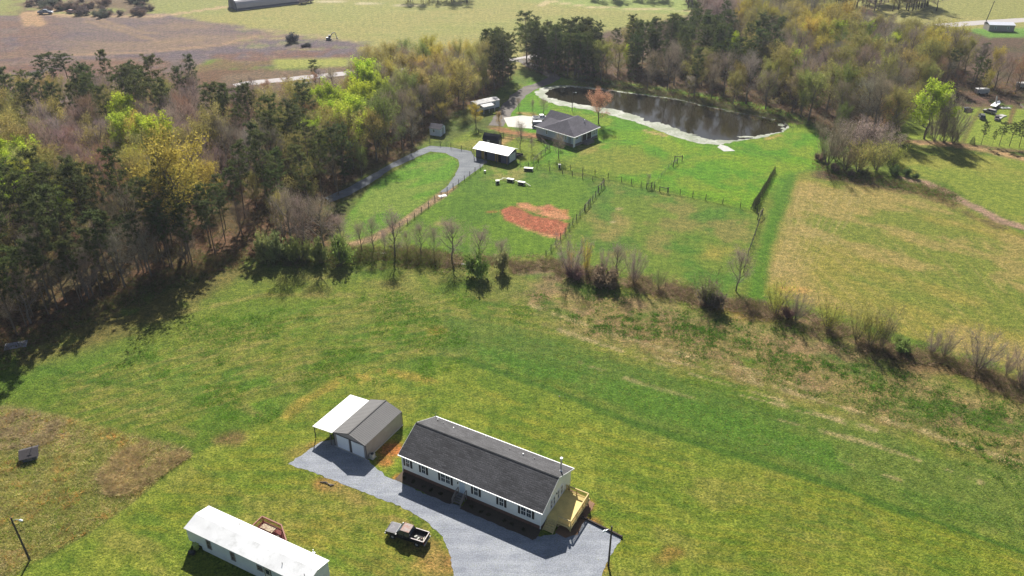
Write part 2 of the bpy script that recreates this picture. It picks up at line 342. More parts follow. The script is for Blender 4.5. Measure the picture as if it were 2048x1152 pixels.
# tall overgrown patch lower left
rank = [(-250, 830), (0, 812), (110, 828), (240, 860), (372, 912), (290, 985), (190, 1060), (60, 1130), (-60, 1230), (-300, 1230)]
paint(rank, (148, 146, 82), 0.5, 1, 0.5, rough=1.0)
paint(rank, (164, 146, 106), 2, 0.8, 2, rough=1.0, patch=0.55, ps=5, seed=21)
paint(rank, (96, 116, 44), 2, 0.6, 2, patch=0.57, ps=4, seed=22)
paint([(0, 815), (110, 830), (170, 870), (90, 900), (0, 890)], (150, 134, 108), 2.5, 0.7, 2, patch=0.4, ps=3, seed=23)
paint([(235, 905), (290, 882), (345, 893), (384, 911), (340, 938), (300, 965), (262, 990), (212, 990), (196, 950)], (140, 122, 86), 1.5, 0.9, 2.2, patch=0.30, ps=2.5, seed=62)
# mown yard
yard = [(925, 718), (1100, 778), (1270, 848), (1450, 905), (1620, 955), (1850, 1040), (2300, 1190), (2300, 1500), (-400, 1500), (-100, 1235), (60, 1135), (190, 1063), (290, 988), (372, 915),
        (450, 880), (560, 835), (585, 800), (660, 765), (770, 740), (870, 755)]
paint(yard, (136, 152, 60), 0.35, 1, 0.35, rough=0.28)
paint(yard, (118, 142, 50), 3, 0.7, 3, patch=0.5, ps=8, seed=25)
paint(yard, (142, 144, 72), 3, 0.65, 3, patch=0.57, ps=6, seed=26, stretch=(-0.5, 2.2))
paint(yard, (90, 126, 42), 3, 0.6, 3, patch=0.6, ps=3.5, seed=28, stretch=(-0.5, 1.8))
paint([(925, 718), (1100, 778), (1270, 848), (1450, 905), (1620, 955), (1850, 1040), (2100, 1125)], (78, 116, 38), 0.5, 0.9, 0.4, width=1.7)
paint([(935, 712), (1110, 765), (1290, 830), (1500, 890), (1700, 950), (1700, 900), (1400, 800), (1100, 730), (960, 690)], (88, 132, 44), 1.5, 0.85, 1.5, patch=0.36, ps=8, seed=29)
paint([(875, 765), (770, 742), (680, 765), (610, 800), (575, 835)], (166, 150, 72), 0.8, 0.75, 0.9, width=2.2, patch=0.4, ps=3, seed=30)
paint([(300, 775), (190, 760), (80, 735)], (78, 116, 36), 0.8, 0.7, 0.8, width=1.2)
for k in range(34):
    t = k / 33.0; paint([(640 - 420 * t, 800 + 250 * t), (900 - 200 * t, 760 + 330 * t), (1250 + 40 * t, 880 + 230 * t), (1700, 990 + 170 * t), (2150, 1150 + 170 * t)], ((142, 146, 52), (94, 126, 36), (124, 138, 44))[k % 3], 0.25, 0.5, 0.5, width=0.7, patch=0.46, ps=3, seed=k + 110)
for c, r_, cc, am in (((458, 878), 2.2, (128, 104, 74), .8), ((640, 895), 2.2, (178, 128, 86), .6), ((600, 905), 2.5, (160, 142, 80), .6), ((655, 968), 1.8, (166, 122, 78), .7), ((1160, 1010), 1.9, (190, 128, 76), .9),
                     ((1175, 1045), 1.6, (182, 126, 78), .8), ((790, 900), 2.0, (184, 118, 70), .9), ((770, 925), 1.2, (178, 120, 72), .8), ((805, 955), 1.4, (180, 120, 74), .9), ((880, 1120), 3.0, (186, 136, 92), .9),
                     ((850, 1090), 2.5, (156, 134, 78), .8), ((1350, 1105), 1.6, (160, 128, 70), .7), ((1325, 1120), 1.4, (150, 130, 72), .6), ((875, 662), 1.6, (170, 150, 70), .8), ((1195, 1130), 1.5, (176, 128, 82), .6)):
    g = G(*c); paint([(g[0] + r_ * math.cos(t), g[1] + 0.7 * r_ * math.sin(t)) for t in np.linspace(0, 6.28, 12)[:-1]], cc, r_ * 0.5, am, r_ * 0.45, world=True)
# strip beside the drive, worn tracks by the pickup
paint([(640, 955), (740, 995), (810, 1025), (870, 1065), (900, 1120), (880, 1160), (840, 1120), (780, 1050), (700, 1005)], (160, 146, 84), 1.2, 0.8, 1.2, patch=0.4, ps=3, seed=31)
for k in range(5):
    paint([(560 + 30 * k, 1060 - 8 * k), (700 + 20 * k, 1120 - 10 * k), (860, 1190 - 26 * k)], (152, 142, 66), 0.5, 0.6, 0.6, width=0.6, patch=0.38, ps=2, seed=k + 40)
# right field beyond the hedge
rf = [(1590, 348), (1650, 343), (1740, 350), (1830, 372), (1900, 400), (2048, 470), (2300, 590), (2300, 830), (2048, 738), (1900, 700), (1760, 655), (1640, 615), (1560, 590), (1520, 560), (1530, 510), (1560, 430)]
paint(rf, (152, 150, 72), 0.8, 1, 0.8, rough=0.6)
paint(rf, (118, 140, 56), 3, 0.75, 4, patch=0.53, ps=10, seed=32, stretch=(-0.75, 3))
paint(rf, (172, 156, 98), 2, 0.75, 3, patch=0.55, ps=7, seed=33, stretch=(-0.75, 2.2))
paint([(1590, 348), (1520, 560), (1560, 590), (1640, 600), (1600, 480), (1640, 370)], (176, 158, 104), 3, 0.6, 3, patch=0.45, ps=4, seed=34, stretch=(1.4, 3))
for k in range(34):
    x0 = 1540 + k * 26; paint([(x0 - 70, 420 + k * 3), (x0 + 60, 520 + k * 6), (x0 + 200, 640 + k * 9)], (176, 164, 104) if k % 3 else (108, 136, 52), 0.3, 0.5, 0.5, width=0.45, patch=0.47, ps=3, seed=k) if k < 22 else None
for k in range(9):
    paint([(1545 + k * 11, 560 - k * 3), (1575 + k * 13, 470), (1600 + k * 16, 380)], (178, 166, 112), 0.25, 0.6, 0.3, width=0.5, patch=0.4, ps=2, seed=k)
paint([(1565, 335), (1545, 400), (1520, 480), (1500, 560), (1490, 600), (1530, 600), (1535, 540), (1560, 450), (1600, 345)], (88, 134, 36), 1.2, 0.95, 1)
ur = [(1812, 292), (1900, 300), (2048, 322), (2300, 350), (2300, 560), (2048, 448), (1960, 405), (1890, 362), (1810, 345), (1790, 320)]
paint(ur, (150, 156, 70), 1.5, 1, 1.5, rough=0.4)
paint(ur, (122, 148, 52), 3, 0.7, 3, patch=0.52, ps=10, seed=35, stretch=(-0.6, 2))
paint([(1640, 352), (1760, 372), (1840, 385), (1900, 405), (2048, 470)], (116, 104, 66), 1.0, 0.85, 1.5, width=5, patch=0.35, ps=5, seed=36)
paint([(1800, 357), (1850, 365), (1885, 382), (1925, 402), (2000, 440), (2060, 460), (2300, 560)], (176, 148, 132), 0.6, 0.95, 0.9, width=3.0)
paint([(1650, 348), (1720, 362), (1800, 372)], (96, 78, 62), 1.2, 0.9, 1.2, width=5)
paint([(1800, 283), (1880, 287), (1960, 298), (2048, 318), (2300, 350)], (190, 160, 118), 0.8, 0.95, 1.2, width=4.2)
paint([(1790, 280), (1900, 285), (2048, 303), (2300, 335)], (122, 96, 78), 0.8, 0.85, 1.2, width=3.0)
# junk field beyond the wood
paint([(1800, 232), (1850, 212), (2048, 218), (2300, 225), (2300, 320), (2048, 300), (1900, 282), (1810, 278)], (136, 158, 58), 1.2, 1, 1.2, rough=0.2)
paint([(1970, 208), (1945, 245), (1925, 285)], (112, 104, 62), 0.5, 0.7, 0.5, width=1.2)
paint([(2030, 210), (2018, 248)], (124, 92, 70), 0.4, 0.8, 0.4, width=1.2)
# pond lawn and paddocks
lawn = [(1000, 245), (1030, 195), (1060, 165), (1120, 150), (1300, 172), (1500, 205), (1580, 225), (1650, 262), (1640, 335), (1560, 350), (1510, 420), (1420, 405), (1300, 378), (1180, 348), (1040, 330), (1030, 290)]
paint(lawn, (112, 158, 34), 1.5, 1, 1.5, rough=0.15)
paint(lawn, (86, 146, 34), 4, 0.7, 4, patch=0.52, ps=14, seed=37, stretch=(-0.2, 2))
paint(lawn, (136, 156, 52), 4, 0.65, 4, patch=0.56, ps=10, seed=38)
paint([(1200, 285), (1340, 325), (1300, 375), (1080, 330), (1160, 300)], (134, 142, 60), 6, 0.7, 5, patch=0.42, ps=10, seed=39)
paint([(1050, 140), (1180, 168), (1300, 186), (1450, 212), (1560, 236), (1590, 246), (1640, 256), (1560, 232), (1420, 200), (1200, 160)], (96, 92, 68), 1.2, 0.85, 1.5, rough=.8)
paint([(1440, 292), (1500, 300), (1560, 320)], (90, 130, 40), 0.6, 0.7, 0.6, width=1.5)
paint([(1290, 262), (1330, 271)], (196, 172, 122), 0.5, 0.8, 0.6, width=1.6)
paint([(1535, 277), (1560, 270)], (196, 168, 104), 0.6, 0.7, 0.8, width=2)
pa = [(970, 328), (1040, 330), (1208, 362), (1100, 505), (1000, 520), (880, 512), (800, 480), (815, 450), (900, 380)]
paint(pa, (106, 142, 44), 1.0, 1, 0.8, rough=0.3)
paint(pa, (86, 126, 42), 3, 0.7, 3, patch=0.52, ps=9, seed=41)
paint([(985, 335), (1060, 335), (1080, 350), (1030, 362), (980, 355)], (158, 152, 92), 3, 0.7, 3, patch=0.5, ps=4, seed=42)
pb = [(1212, 362), (1300, 378), (1420, 402), (1520, 430), (1500, 500), (1480, 585), (1380, 580), (1240, 545), (1110, 515)]
paint(pb, (114, 140, 54), 1.0, 1, 0.8, rough=0.5)
paint(pb, (142, 138, 80), 3, 0.75, 3, patch=0.5, ps=10, seed=43)
paint(pb, (80, 130, 42), 3, 0.75, 3, patch=0.56, ps=8, seed=44)
paint([(1480, 500), (1440, 520), (1400, 510), (1420, 490)], (172, 158, 80), 2, 0.6, 2)
paint([(1240, 417), (1236, 418)], (190, 176, 130), 0.5, 0.8, 0.3, width=1.2); paint([(1222, 443), (1228, 444)], (200, 190, 150), 0.3, 0.8, 0.2, width=0.6)
paint([(1190, 475), (1250, 455), (1245, 440)], (166, 150, 96), 1.5, 0.5, 1.5, width=3)
paint([(875, 447), (895, 448)], (176, 158, 112), 1, .7, 1, width=2)
# red clay
paint([(998, 421), (1020, 413), (1035, 414), (1068, 430), (1110, 438), (1141, 447), (1128, 468), (1118, 474), (1090, 468), (1060, 460), (1030, 448), (1008, 440)], (174, 110, 84), 0.4, 1, 0.7, rough=0.3)
paint([(1033, 407), (1055, 404), (1072, 412), (1100, 407), (1115, 415), (1119, 423), (1146, 435), (1140, 442), (1100, 437), (1068, 427), (1040, 416)], (202, 148, 112), 0.4, 0.95, 0.8, rough=0.3)
paint([(978, 424), (990, 423), (1002, 427)], (186, 122, 84), 0.5, 0.8, 1.0, width=1.2)
paint([(1060, 415), (1078, 416), (1084, 426), (1066, 425)], (112, 136, 56), 0.6, 0.8, 0.8, patch=0.42, ps=2, seed=1)
paint([(1080, 415), (1105, 410), (1112, 420), (1090, 424)], (176, 118, 90), 0.5, 0.8, 0.8)
paint([(1122, 420), (1132, 421), (1130, 426)], (200, 140, 98), 0.4, 0.8, 0.6, width=1.2)
for k in range(16):
    x0 = 1004 + k * 8; paint([(x0, 424 + k * 1.6), (x0 + 14, 446 + k * 1.7)], ((216, 150, 116), (160, 80, 54))[k % 2], 0.25, 0.6, 0.4, width=0.5, patch=0.45, ps=1.5, seed=k)
paint([(1030, 448), (1060, 461), (1090, 470), (1118, 476)], (208, 158, 120), 0.4, 0.8, 0.8, width=1.0, patch=0.4, ps=2, seed=5)
# meadow between the lanes, bare ground by the barn and house
md = [(700, 425), (740, 372), (800, 335), (845, 312), (880, 306), (905, 312), (917, 325), (905, 352), (870, 385), (820, 425), (760, 465), (700, 480), (680, 450)]
paint(md, (102, 152, 44), 0.6, 1, 0.6, rough=0.25)
paint(md, (132, 152, 70), 2, 0.7, 2, patch=0.55, ps=7, seed=45, stretch=(0.7, 2))
paint([(690, 430), (640, 470), (700, 500), (800, 490), (830, 440)], (120, 142, 62), 3, 0.7, 3, patch=0.4, ps=5, seed=46)
paint([(905, 375), (870, 400), (800, 447), (745, 478), (700, 490)], (172, 148, 118), 0.6, 0.95, 0.6, width=2.6)
paint([(900, 268), (960, 262), (1020, 272), (1085, 282), (1085, 322), (1040, 325), (950, 300), (905, 292)], (124, 146, 50), 1.5, 1, 1.2)
paint([(905, 290), (960, 275), (1000, 285), (960, 300)], (150, 152, 74), 2, 0.7, 2)
paint([(1020, 275), (1000, 290), (1010, 300)], (188, 156, 108), 0.8, 0.8, 0.8, width=3)
paint([(985, 254), (1020, 264), (1060, 271), (1088, 274)], (172, 122, 92), 0.8, 0.9, 0.8, width=4)
paint([(1040, 226), (1060, 229), (1085, 236)], (190, 156, 110), 0.8, 0.8, 1.0, width=3)
paint([(930, 240), (985, 225), (1005, 236), (1000, 256), (940, 262), (890, 285), (850, 285)], (92, 104, 48), 2, 0.7, 2, patch=0.4, ps=4, seed=47)
paint([(1150, 290), (1205, 288), (1190, 302), (1160, 312)], (160, 148, 84), 1.2, 0.6, 1.2)
# creek line
creek = [(540, 512), (640, 508), (720, 505), (800, 508), (870, 520), (940, 527), (1000, 530), (1080, 532), (1160, 545), (1250, 562), (1340, 582), (1420, 602), (1480, 610), (1560, 630), (1640, 655), (1720, 683), (1800, 708), (1880, 725), (1960, 748), (2048, 785), (2300, 880)]
paint(creek, (112, 102, 66), 1.0, 0.9, 1.6, width=4.0, rough=0.7, patch=0.42, ps=3.5, seed=71)
paint(creek[9:], (138, 112, 94), 0.8, 0.6, 1.0, width=3.0, patch=0.5, ps=4, seed=50)
paint([(1330, 575), (1480, 612)], (150, 120, 100), 0.8, 0.6, 1.0, width=3.0)
paint([(1150, 550), (1110, 548), (1060, 552)], (92, 138, 40), 0.8, 0.6, 1.0, width=2.0)
paint([(1570, 578), (1605, 580)], (206, 168, 100), 0.8, 0.8, .8, width=2.5)
GC = np.clip(GC, 0, 1) * K * np.array([1.16, 1.08, 0.98])

def grid_mesh(name, X, Y, nr, nc):
    me = bpy.data.meshes.new(name); n = nr * nc
    co = np.zeros((n, 3), np.float32); co[:, 0] = X; co[:, 1] = Y
    me.vertices.add(n); me.vertices.foreach_set('co', co.ravel())
    i = np.arange(nr - 1)[:, None] * nc + np.arange(nc - 1)[None, :]; q = np.stack([i, i + 1, i + 1 + nc, i + nc], -1).reshape(-1, 4)
    me.loops.add(q.size); me.loops.foreach_set('vertex_index', q.ravel().astype(np.int32))
    me.polygons.add(len(q)); me.polygons.foreach_set('loop_start', np.arange(0, q.size, 4, dtype=np.int32))
    me.update(calc_edges=True); return me
gm = grid_mesh('ground', X, Y, len(ys), NC)
at = gm.color_attributes.new('Col', 'FLOAT_COLOR', 'POINT')
at.data.foreach_set('color', np.concatenate([GC, GR[:, None]], 1).astype(np.float32).ravel())
q = N('ground grass and soil'); tc = q.n('ShaderNodeTexCoord').outputs['Object']
A = q.n('ShaderNodeAttribute', attribute_name='Col'); c0 = A.outputs['Color']; ra = A.outputs['Alpha']
mp = q.n('ShaderNodeMapping'); q.l(tc, mp.inputs[0]); mp.inputs['Rotation'].default_value = (0, 0, 0.5); mp.inputs['Scale'].default_value = (0.5, 1.3, 1)
n1 = noise(q, tc, 2.9, 6, 0.75); n2 = noise(q, tc, 0.42, 5, 0.65); n3 = noise(q, mp.outputs[0], 0.9, 5, 0.7); n4 = noise(q, tc, 5.5, 3, 0.6)
c = mixc(q, 1.0, c0, ramp(q, n1, 0.38, 0.62, (0.44, 0.53, 0.48, 1), (1.62, 1.5, 1.52, 1)), 'MULTIPLY')
n5 = noise(q, tc, 0.85, 6, 0.75)
c = mixc(q, 0.9, c, ramp(q, n5, 0.4, 0.6, (0.68, 0.74, 0.7, 1), (1.34, 1.28, 1.3, 1)), 'MULTIPLY')
c = mixc(q, 0.6, c, ramp(q, n2, 0.33, 0.67, (0.62, 0.72, 0.66, 1), (1.38, 1.28, 1.34, 1)), 'MULTIPLY')
c = mixc(q, 0.5, c, ramp(q, n3, 0.35, 0.66, (0.75, 0.82, 0.7, 1), (1.3, 1.2, 1.35, 1)), 'MULTIPLY')
fr = q.n('ShaderNodeMath', operation='MULTIPLY'); q.l(ramp(q, n4, 0.5, 0.64), fr.inputs[0]); q.l(ra, fr.inputs[1])
dk = mixc(q, 1.0, c, (0.38, 0.5, 0.34), 'MULTIPLY')
fr2 = q.n('ShaderNodeMath', operation='MULTIPLY'); q.l(fr.outputs[0], fr2.inputs[0]); fr2.inputs[1].default_value = 0.9
c = mixc(q, fr2.outputs[0], c, dk)
p = q.n('ShaderNodeBsdfPrincipled'); q.l(c, p.inputs['Base Color']); p.inputs['Roughness'].default_value = 0.95; p.inputs['Specular IOR Level'].default_value = 0.1
b = q.n('ShaderNodeBump'); b.inputs['Distance'].default_value = 0.32; b.inputs['Strength'].default_value = 0.7
hm = q.n('ShaderNodeMath', operation='ADD'); q.l(n1, hm.inputs[0]); q.l(n4, hm.inputs[1]); q.l(hm.outputs[0], b.inputs['Height']); q.l(b.outputs[0], p.inputs['Normal'])
o = q.n('ShaderNodeOutputMaterial'); q.l(p.outputs[0], o.inputs[0]); gm.materials.append(q.m)
go = bpy.data.objects.new('ground', gm); COL.objects.link(go); tag(go, kind='structure')

# ------------------------------------------------------------------ sheets laid on the ground
def ragged(pts, step, amp, seed):
    r = random.Random(seed); out = []
    n = len(pts)
    for i in range(n):
        a = np.array(pts[i][:2]); b2 = np.array(pts[(i + 1) % n][:2]); L = np.hypot(*(b2 - a)); k = max(1, int(L / step))
        for j in range(k):
            p_ = a + (b2 - a) * j / k; out.append((p_[0] + r.uniform(-amp, amp), p_[1] + r.uniform(-amp, amp)))
    return out
def sheet(name, pts, z, m, step=1.5, amp=0.12, seed=1, thick=0.0):
    from mathutils.geometry import tessellate_polygon
    pts = ragged(pts, step, amp, seed); vs = [Vector((x, y, z)) for x, y in pts]
    tri = tessellate_polygon([vs]); me = bpy.data.meshes.new(name); me.from_pydata([tuple(v) for v in vs], [], [tuple(t) for t in tri])
    import bmesh
    bm = bmesh.new(); bm.from_mesh(me); bmesh.ops.recalc_face_normals(bm, faces=bm.faces)
    if bm.faces and bm.faces[0].normal.z < 0: bmesh.ops.reverse_faces(bm, faces=bm.faces)
    bm.to_mesh(me); bm.free(); me.materials.append(m)
    o = bpy.data.objects.new(name, me); COL.objects.link(o); tag(o, kind='structure'); return o
def strip(name, px, width, z, m, amp=0.15, seed=1, world=False):
    pts = [np.array(G(*p)[:2]) if not world else np.array(p) for p in px]; L, R = [], []
    for i, p_ in enumerate(pts):
        d = pts[min(i + 1, len(pts) - 1)] - pts[max(i - 1, 0)]; d = d / np.hypot(*d); n = np.array([-d[1], d[0]])
        ww = width[i] if hasattr(width, '__len__') else width
        L.append(p_ + n * ww / 2); R.append(p_ - n * ww / 2)
    return sheet(name, L + R[::-1], z, m, 2.0, amp, seed)
def gravel(name, col, k=0.52):
    q = N(name); tc = q.n('ShaderNodeTexCoord').outputs['Object']; c = tuple(v * k for v in lin(col)); w_ = q.n('ShaderNodeMapping'); q.l(tc, w_.inputs[0]); w_.inputs['Rotation'].default_value = (0, 0, 0.5); w_.inputs['Scale'].default_value = (0.12, 0.9, 1)
    a = mixc(q, ramp(q, noise(q, tc, 6, 4, 0.8), 0.36, 0.64), tuple(v * .68 for v in c), tuple(v * 1.3 for v in c)); a = mixc(q, 0.55, a, ramp(q, noise(q, tc, 0.3, 6, 0.7), 0.35, 0.65, (0.72, 0.74, 0.78, 1), (1.2, 1.19, 1.16, 1)), 'MULTIPLY')
    a = mixc(q, 0.5, a, ramp(q, noise(q, w_.outputs[0], 0.9, 4, 0.6), 0.42, 0.6, (0.8, 0.8, 0.82, 1), (1.18, 1.17, 1.14, 1)), 'MULTIPLY'); a = mixc(q, ramp(q, noise(q, tc, 0.55, 6, 0.75), 0.66, 0.74), a, (0.17, 0.15, 0.09))
    p = q.n('ShaderNodeBsdfPrincipled'); q.l(a, p.inputs['Base Color']); p.inputs['Roughness'].default_value = 0.95; p.inputs['Specular IOR Level'].default_value = 0.15
    b = q.n('ShaderNodeBump'); b.inputs['Strength'].default_value = 0.8; b.inputs['Distance'].default_value = 0.06; q.l(noise(q, tc, 8, 3, 0.7), b.inputs['Height']); q.l(b.outputs[0], p.inputs['Normal']); o = q.n('ShaderNodeOutputMaterial'); q.l(p.outputs[0], o.inputs[0]); return q.m
GRAVEL = gravel('pale blue gravel', (178, 182, 190)); GRAVEL2 = gravel('grey gravel', (150, 154, 158))
drive = [(577, 928), (640, 884), (668, 880), (720, 905), (751, 935), (770, 951), (803, 966), (850, 988), (930, 1015), (1000, 1045), (1072, 1074), (1110, 1068), (1135, 1040), (1163, 1034),
         (1245, 1076), (1229, 1099), (1206, 1140), (1195, 1200), (1190, 1290), (880, 1290), (898, 1200), (906, 1150), (900, 1110), (884, 1072), (850, 1040), (800, 1012), (740, 990), (690, 970), (640, 950)]
sheet('gravel_driveway', [G(*p) for p in drive], 0.02, GRAVEL, 0.45, 0.14, 3)
lane = [(650, 395), (700, 373), (747, 347), (785, 325), (829, 304), (860, 291), (904, 295), (944, 303), (951, 316), (976, 322), (963, 334), (929, 358), (893, 384), (880, 386), (905, 360), (919, 334), (915, 319), (893, 307), (860, 303), (841, 311), (785, 336), (744, 364), (700, 390), (660, 405)]
sheet('gravel_lane', [G(*p) for p in lane], 0.02, GRAVEL2, 1.5, 0.2, 4)
strip('gravel_road', [(992, 252), (1000, 240), (1008, 226), (1022, 208), (1038, 190), (1060, 176), (1090, 166), (1110, 155), (1085, 140), (1062, 130), (1040, 118)], 5.0, 0.025, gravel('road stone', (140, 132, 124)), 0.3, 5)
PAD = mat('pale concrete', (0.42, 0.4, 0.35), 0.9, 0.8, 0.08, 0.2)
sheet('concrete_pad', [G(*p) for p in ((1007, 235.7), (1043, 231), (1070, 234), (1100, 240), (1094, 258), (1064, 257.5), (1016, 253.5))], 0.04, PAD, 50, 0, 6)
strip('far_road', [(470, 172), (500, 166), (560, 160), (640, 152), (700, 146), (800, 140), (860, 134)], 5.5, 0.02, mat('far road', (0.3, 0.27, 0.26), 0.9, 0.5, 0.1), 0.3, 6)
strip('highway', [(1880, 52), (1950, 46), (2048, 40), (2200, 32)], 8, 0.03, mat('far asphalt', (0.3, 0.27, 0.25), 0.9, 0.5, 0.1), 0.2, 7)
strip('highway_verge', [(1010, 122), (1050, 117), (1090, 110)], 6, 0.02, mat('far asphalt', (0.42, 0.38, 0.35)), 0.3, 8)
# pond: floating weed mat and dark water
zp = lambda a, b: (1030 + a / 3.593, 160 + b / 3.593)
outer = [(140, 90), (200, 50), (330, 38), (450, 42), (640, 62), (880, 98), (1150, 133), (1400, 190), (1600, 230), (1800, 268), (1930, 292), (1972, 330), (1930, 372), (1800, 412), (1600, 440), (1450, 470), (1300, 452), (1100, 392), (900, 312), (700, 257), (520, 212), (300, 182), (190, 140)]
inner = [(215, 95), (260, 62), (400, 50), (560, 68), (640, 74), (880, 106), (1150, 142), (1400, 199), (1600, 239), (1800, 277), (1915, 298), (1958, 330), (1915, 368), (1790, 398), (1700, 418), (1580, 430), (1430, 435), (1290, 400), (1190, 365), (1100, 325), (1040, 305), (940, 295), (900, 262), (830, 240), (700, 208), (560, 190), (440, 170), (330, 150), (240, 125)]
q = N('pond weed mat'); tc = q.n('ShaderNodeTexCoord').outputs['Object']
cc = mixc(q, ramp(q, noise(q, tc, 0.16, 5, 0.7), 0.38, 0.68), (0.12, 0.14, 0.075), (0.34, 0.34, 0.29)); cc = mixc(q, ramp(q, noise(q, tc, 0.9, 5, 0.75), 0.52, 0.6), cc, (0.12, 0.13, 0.07))
p = q.n('ShaderNodeBsdfPrincipled'); q.l(cc, p.inputs['Base Color']); p.inputs['Roughness'].default_value = 0.8; o = q.n('ShaderNodeOutputMaterial'); q.l(p.outputs[0], o.inputs[0]); WEED = q.m
sheet('pond_weed', [G(*zp(*t)) for t in outer], 0.03, WEED, 1.0, 0.45, 9)
q = N('pond water'); tc = q.n('ShaderNodeTexCoord').outputs['Object']
p = q.n('ShaderNodeBsdfPrincipled'); p.inputs['Base Color'].default_value = (0.02, 0.017, 0.01, 1); p.inputs['Roughness'].default_value = 0.06; p.inputs['IOR'].default_value = 1.33
mp = q.n('ShaderNodeMapping'); q.l(tc, mp.inputs[0]); mp.inputs['Scale'].default_value = (0.6, 1.2, 1)
b = q.n('ShaderNodeBump'); b.inputs['Strength'].default_value = 0.07; b.inputs['Distance'].default_value = 0.05; q.l(noise(q, mp.outputs[0], 1.6, 4, 0.6), b.inputs['Height']); q.l(b.outputs[0], p.inputs['Normal'])
o = q.n('ShaderNodeOutputMaterial'); q.l(p.outputs[0], o.inputs[0]); WATER = q.m
sheet('pond_water', [G(*zp(*t)) for t in inner], 0.05, WATER, 0.8, 0.55, 10)
for i, (a, b_, rx, ry) in enumerate(((1660, 410, 3.6, 1.0), (1910, 322, 1.3, 1.6), (1930, 350, 1.0, 1.0), (1780, 402, 2.0, 1.0), (1240, 392, 3.5, .8), (1130, 352, 3.0, .8))):
    g = G(*zp(a, b_)); sheet('weed_patch', [(g[0] + rx * math.cos(t) * random.uniform(.5, 1.2), g[1] + ry * math.sin(t) * random.uniform(.5, 1.2)) for t in np.linspace(0, 6.28, 14)[:-1]], 0.07, WEED, .8, 0.2, i)
strip('overflow_apron', [zp(1462, 474), zp(1500, 484), zp(1545, 512)], 3.0, 0.05, mat('pale riprap', (0.42, 0.42, 0.38), 0.9, 1.2, 0.3), 0.4, 3)
strip('creek_water', [(700, 505), (760, 506), (800, 508), (830, 512), (865, 519), (900, 524), (935, 528)], [.6, .9, 1.5, .8, 1.0, 1.1, .6], 0.03, mat('creek water', (0.2, 0.2, 0.2), 0.15, 1.0, 0.3), 0.25, 11)
strip('creek_pool', [(1425, 597), (1440, 601), (1452, 604)], [.6, 1.6, .6], 0.03, mat('creek water', (0.2, 0.2, 0.2)), 0.25, 12)
MULCH = mat('dark mulch', (0.085, 0.06, 0.04), 0.95, 3, 0.3, 0.5)

# ------------------------------------------------------------------ the white house
YAW = -0.507
WHITE = lined('white lap siding', (226, 228, 226), 2, 0.2, 0.02, 0.6, 0.8, 0.1, na=0.05)
TRIM = mat('white trim', (0.78, 0.78, 0.76), 0.5, 2, 0.05)
SHING = shingles('charcoal shingles', (72, 71, 73), 0.95, 0.26, 0.6)
BRICK = mat('brown brick skirt', (0.17, 0.085, 0.06), 0.9, 2, 0.3, 0.4, wear=(0.1, 0.06, 0.05), ws=3)
GLASS = mat('dark window glass', (0.035, 0.05, 0.065), 0.12, 1.0, 0.2, spec=0.6)
BLACK = mat('black painted wood', (0.018, 0.019, 0.02), 0.6, 2, 0.1)
GREYWOOD = mat('grey weathered wood', (0.24, 0.21, 0.19), 0.9, 2, 0.3, 0.3)
NEWWOOD = lined('new yellow decking', (214, 190, 118), 1, 0.145, 0.01, 0.8, 0.55, 0.1, na=0.15)
NEWRAIL = mat('new yellow lumber', (0.58, 0.45, 0.2), 0.8, 3, 0.2, 0.2)
STEEL = mat('galvanised steel', (0.42, 0.44, 0.47), 0.35, 2, 0.1, metal=0.7)
DARKMETAL = mat('dark metal', (0.05, 0.055, 0.06), 0.45, 2, 0.1, metal=0.5)
h = empty('modular_house', (-16.278, 84.85, 0), YAW, 'long white house with charcoal shingle roof and new wooden end deck beside the gravel drive', 'house')
W_, ZE, ZR, RY, HL = 9.6, 3.48, 5.88, 4.72, 23.2
MB().prism([(.3, .72), (9.3, .72), (9.3, 3.42), (RY, 5.62), (.3, 3.40)], 'x', .3, 22.9).build('wall', WHITE, h)
MB().box(.34, 22.86, .34, 9.26, 0, .72).build('brick_skirt', BRICK, h)
r = MB().slab((0, 0, ZE), (HL, 0, ZE), (HL, RY, ZR), (0, RY, ZR), .14).slab((0, W_, ZE), (HL, W_, ZE), (HL, RY + .004, ZR), (0, RY + .004, ZR), .14)
roof = r.build('roof', SHING, h)
MB().slab((-.01, RY - .16, ZR - .04), (HL + .01, RY - .16, ZR - .04), (HL + .01, RY, ZR + .06), (-.01, RY, ZR + .06), .03).slab((-.01, RY + .16, ZR - .04), (HL + .01, RY + .16, ZR - .04), (HL + .01, RY, ZR + .06), (-.01, RY, ZR + .06), .03).build('ridge_cap', mat('ridge shingles', (0.05, 0.05, 0.052), 0.9), roof)
def roofz(y): return ZR - (ZR - ZE) * (abs(y - RY) / (RY if y < RY else W_ - RY))
MB().box(-.03, HL + .03, -.13, -.01, ZE - .17, ZE - .02).build('gutter', TRIM, h)
MB().box(-.03, HL + .03, W_ + .01, W_ + .12, ZE - .16, ZE - .02).build('gutter', TRIM, h)
for xe in (-.035, HL + .005):
    MB().slab((xe, 0, ZE + .01), (xe + .03, 0, ZE + .01), (xe + .03, RY, ZR + .01), (xe, RY, ZR + .01), .2).slab((xe, W_, ZE + .01), (xe + .03, W_, ZE + .01), (xe + .03, RY + .01, ZR + .01), (xe, RY + .01, ZR + .01), .2).build('rake_board', TRIM, h)
for x in (.36, 22.74):
    MB().box(x, x + .1, .19, .29, .25, 3.32).build('downspout', TRIM, h)
